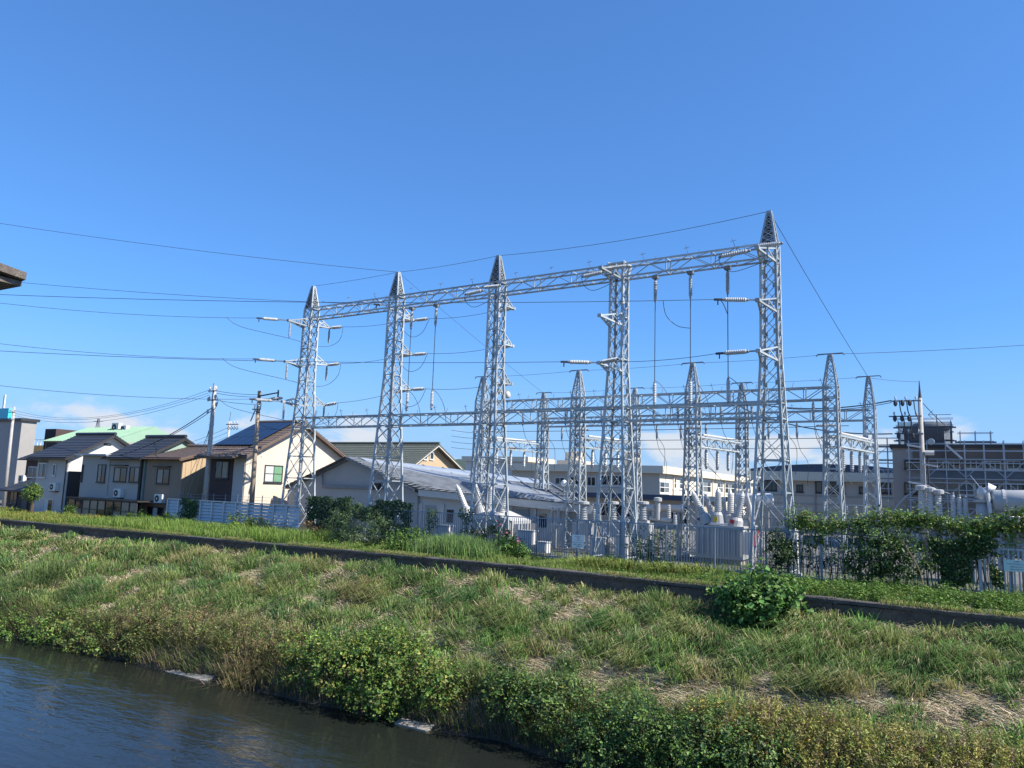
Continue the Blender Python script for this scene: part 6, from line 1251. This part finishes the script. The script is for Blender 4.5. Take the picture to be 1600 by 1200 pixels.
bush('rose_bush', 'dark rose bush with pink blooms on the fence below the third tower', 'rose bush', [pb(748, 838, 24, 18, 3.8, .6), pb(790, 845, 28, 22, 3.7, .6), pb(770, 825, 18, 12, 4.0, .5)], 3000, .075, DARK+GREEN[:1], ground=0, stems=6, flowers=(38, (.62, .16, .22)))
bush('verge_bush', 'glossy green bush right of the reed grass', 'bush', [pb(790, 858, 24, 16, 3.0), pb(812, 862, 18, 14, 3.0)], 1900, .10, GREEN[:3], ground=0)
bush('verge_bush', 'small dark clump between the first two iris clumps', 'bush', [pb(958, 880, 16, 9, 3.0)], 700, .08, DARK+GREEN[:1], ground=0, stems=2)
bush('shrub', 'yellow-green weeds in front of the steel panel fence', 'shrub', [pb(375, 815, 22, 12, 4.8), pb(405, 820, 26, 9, 4.8)], 1500, .10, LIME+YEL[:2], ground=0, stems=3)
bush('shrub', 'small weeds by the porch of the brown house', 'shrub', [pb(265, 808, 14, 8, 5.2), pb(215, 806, 16, 6, 5.2)], 900, .10, LIME, ground=0, stems=3)
bush('shrub', 'green sapling in front of the glazed porch', 'shrub', [pb(109, 801, 7, 10, 5.2)], 500, .12, GREEN, ground=0, stems=2)
bush('shrub', 'reddish dry weeds at the foot of the leftmost tall tower', 'shrub', [pb(490, 822, 18, 7, 4.0)], 500, .08, BROWN, ground=0, stems=2)
# leafy low weeds along the right verge
parts = []
for k in range(520):
    uu = rng.uniform(x2u(1235, 1.4), 24) if k < 380 else rng.uniform(-36, x2u(1235, 1.4)); vv = rng.uniform(.4, 2.6); r = rng.uniform(.14, .42)*(.6+.8*float(fbm(A([uu*.7]), A([vv]))[0])); n = 90; d_ = rng.normal(size=(n, 3)); d_[:, 2] = np.abs(d_[:, 2]); d_ /= np.linalg.norm(d_, axis=1, keepdims=True)
    pts = A((uu, vv, .02-max(0, (1.6-vv)/1.5)*.0132*min(max(uu, 0), 25)))+d_*A((r, r, r*1.5))*(.35+.65*rng.random((n, 1))); parts.append(leaves(pts, d_*.3+rng.normal(0, .35, (n, 3))+A((0, 0, .8)), .06+.04*rng.random(n), pal(LIME+GREEN if vv < 1.7 else GREEN, n)))
V, F, c_ = join(parts); npmesh('verge_weeds', V, F, 'leaf', col=c_, kind='stuff', label='lush low green weeds behind the right part of the flood wall', cat='weeds')
# yellowed wand arching off the ivy bush
loop([P(1410, 845, v=3.2), P(1424, 868, v=3.1), P(1436, 890, v=3.0), P(1443, 915, v=2.9)], 'long yellowed shoot arching from the dark ivy bush to the ground', .02, 'dry_shoot', 'twig'); COL.objects[-1]['category'] = 'shoot'
# round garden tree at the far left
bt = P(48, 806, v=5.0); tt = P(52, 770, v=5.0); tr_ = thing('tree', 'small round-headed garden tree in front of the grey house', 'tree', (bt[0], 5, 0))
s = np.linalg.norm(Wd(tt)-C3)/F_PX; pts, d_ = blob_points([(tt[0], 5, tt[2], 13*s, 13*s, 13*s), (tt[0], 5, tt[2]+4*s, 9*s, 9*s, 9*s)], 1700, .5); V, F, c_ = leaves(pts, d_+rng.normal(0, .5, d_.shape)+A((0, 0, .3)), .12, pal(GREEN[:3]+OLIVE[:1], len(pts))); npmesh('crown', V, F, 'leaf', tr_, col=c_)
MB().tube([(bt[0], 5, -.05), (bt[0]+.03, 5, tt[2]*.5), (tt[0], 5, tt[2])], [.14, .11, .05], 8).build('trunk', 'bark', tr_)
for k in range(4): MB().tube([(tt[0], 5, tt[2]-.5), (tt[0]+random.uniform(-.4, .4), 5+random.uniform(-.4, .4), tt[2]+.1)], [.04, .015], 5).build('branch', 'bark', tr_)
# opposite side of the river behind the viewpoint
mb = MB(); mb.add([(-4000, -62, -.8), (-4000, -4000, -.8), (4000, -4000, -.8), (4000, -62, -.8)], [(0, 1, 2, 3)]); mb.add([(-4000, -62, -.8), (4000, -62, -.8), (4000, -68, -6), (-4000, -68, -6)], [(0, 1, 2, 3)]) if False else None
mb.add([(-4000, -55, -5), (4000, -55, -5), (4000, -62, -.804), (-4000, -62, -.804)], [(0, 1, 2, 3)]); mb.build('far_ground', 'soil', origin=(0, 0, 0), kind='structure')
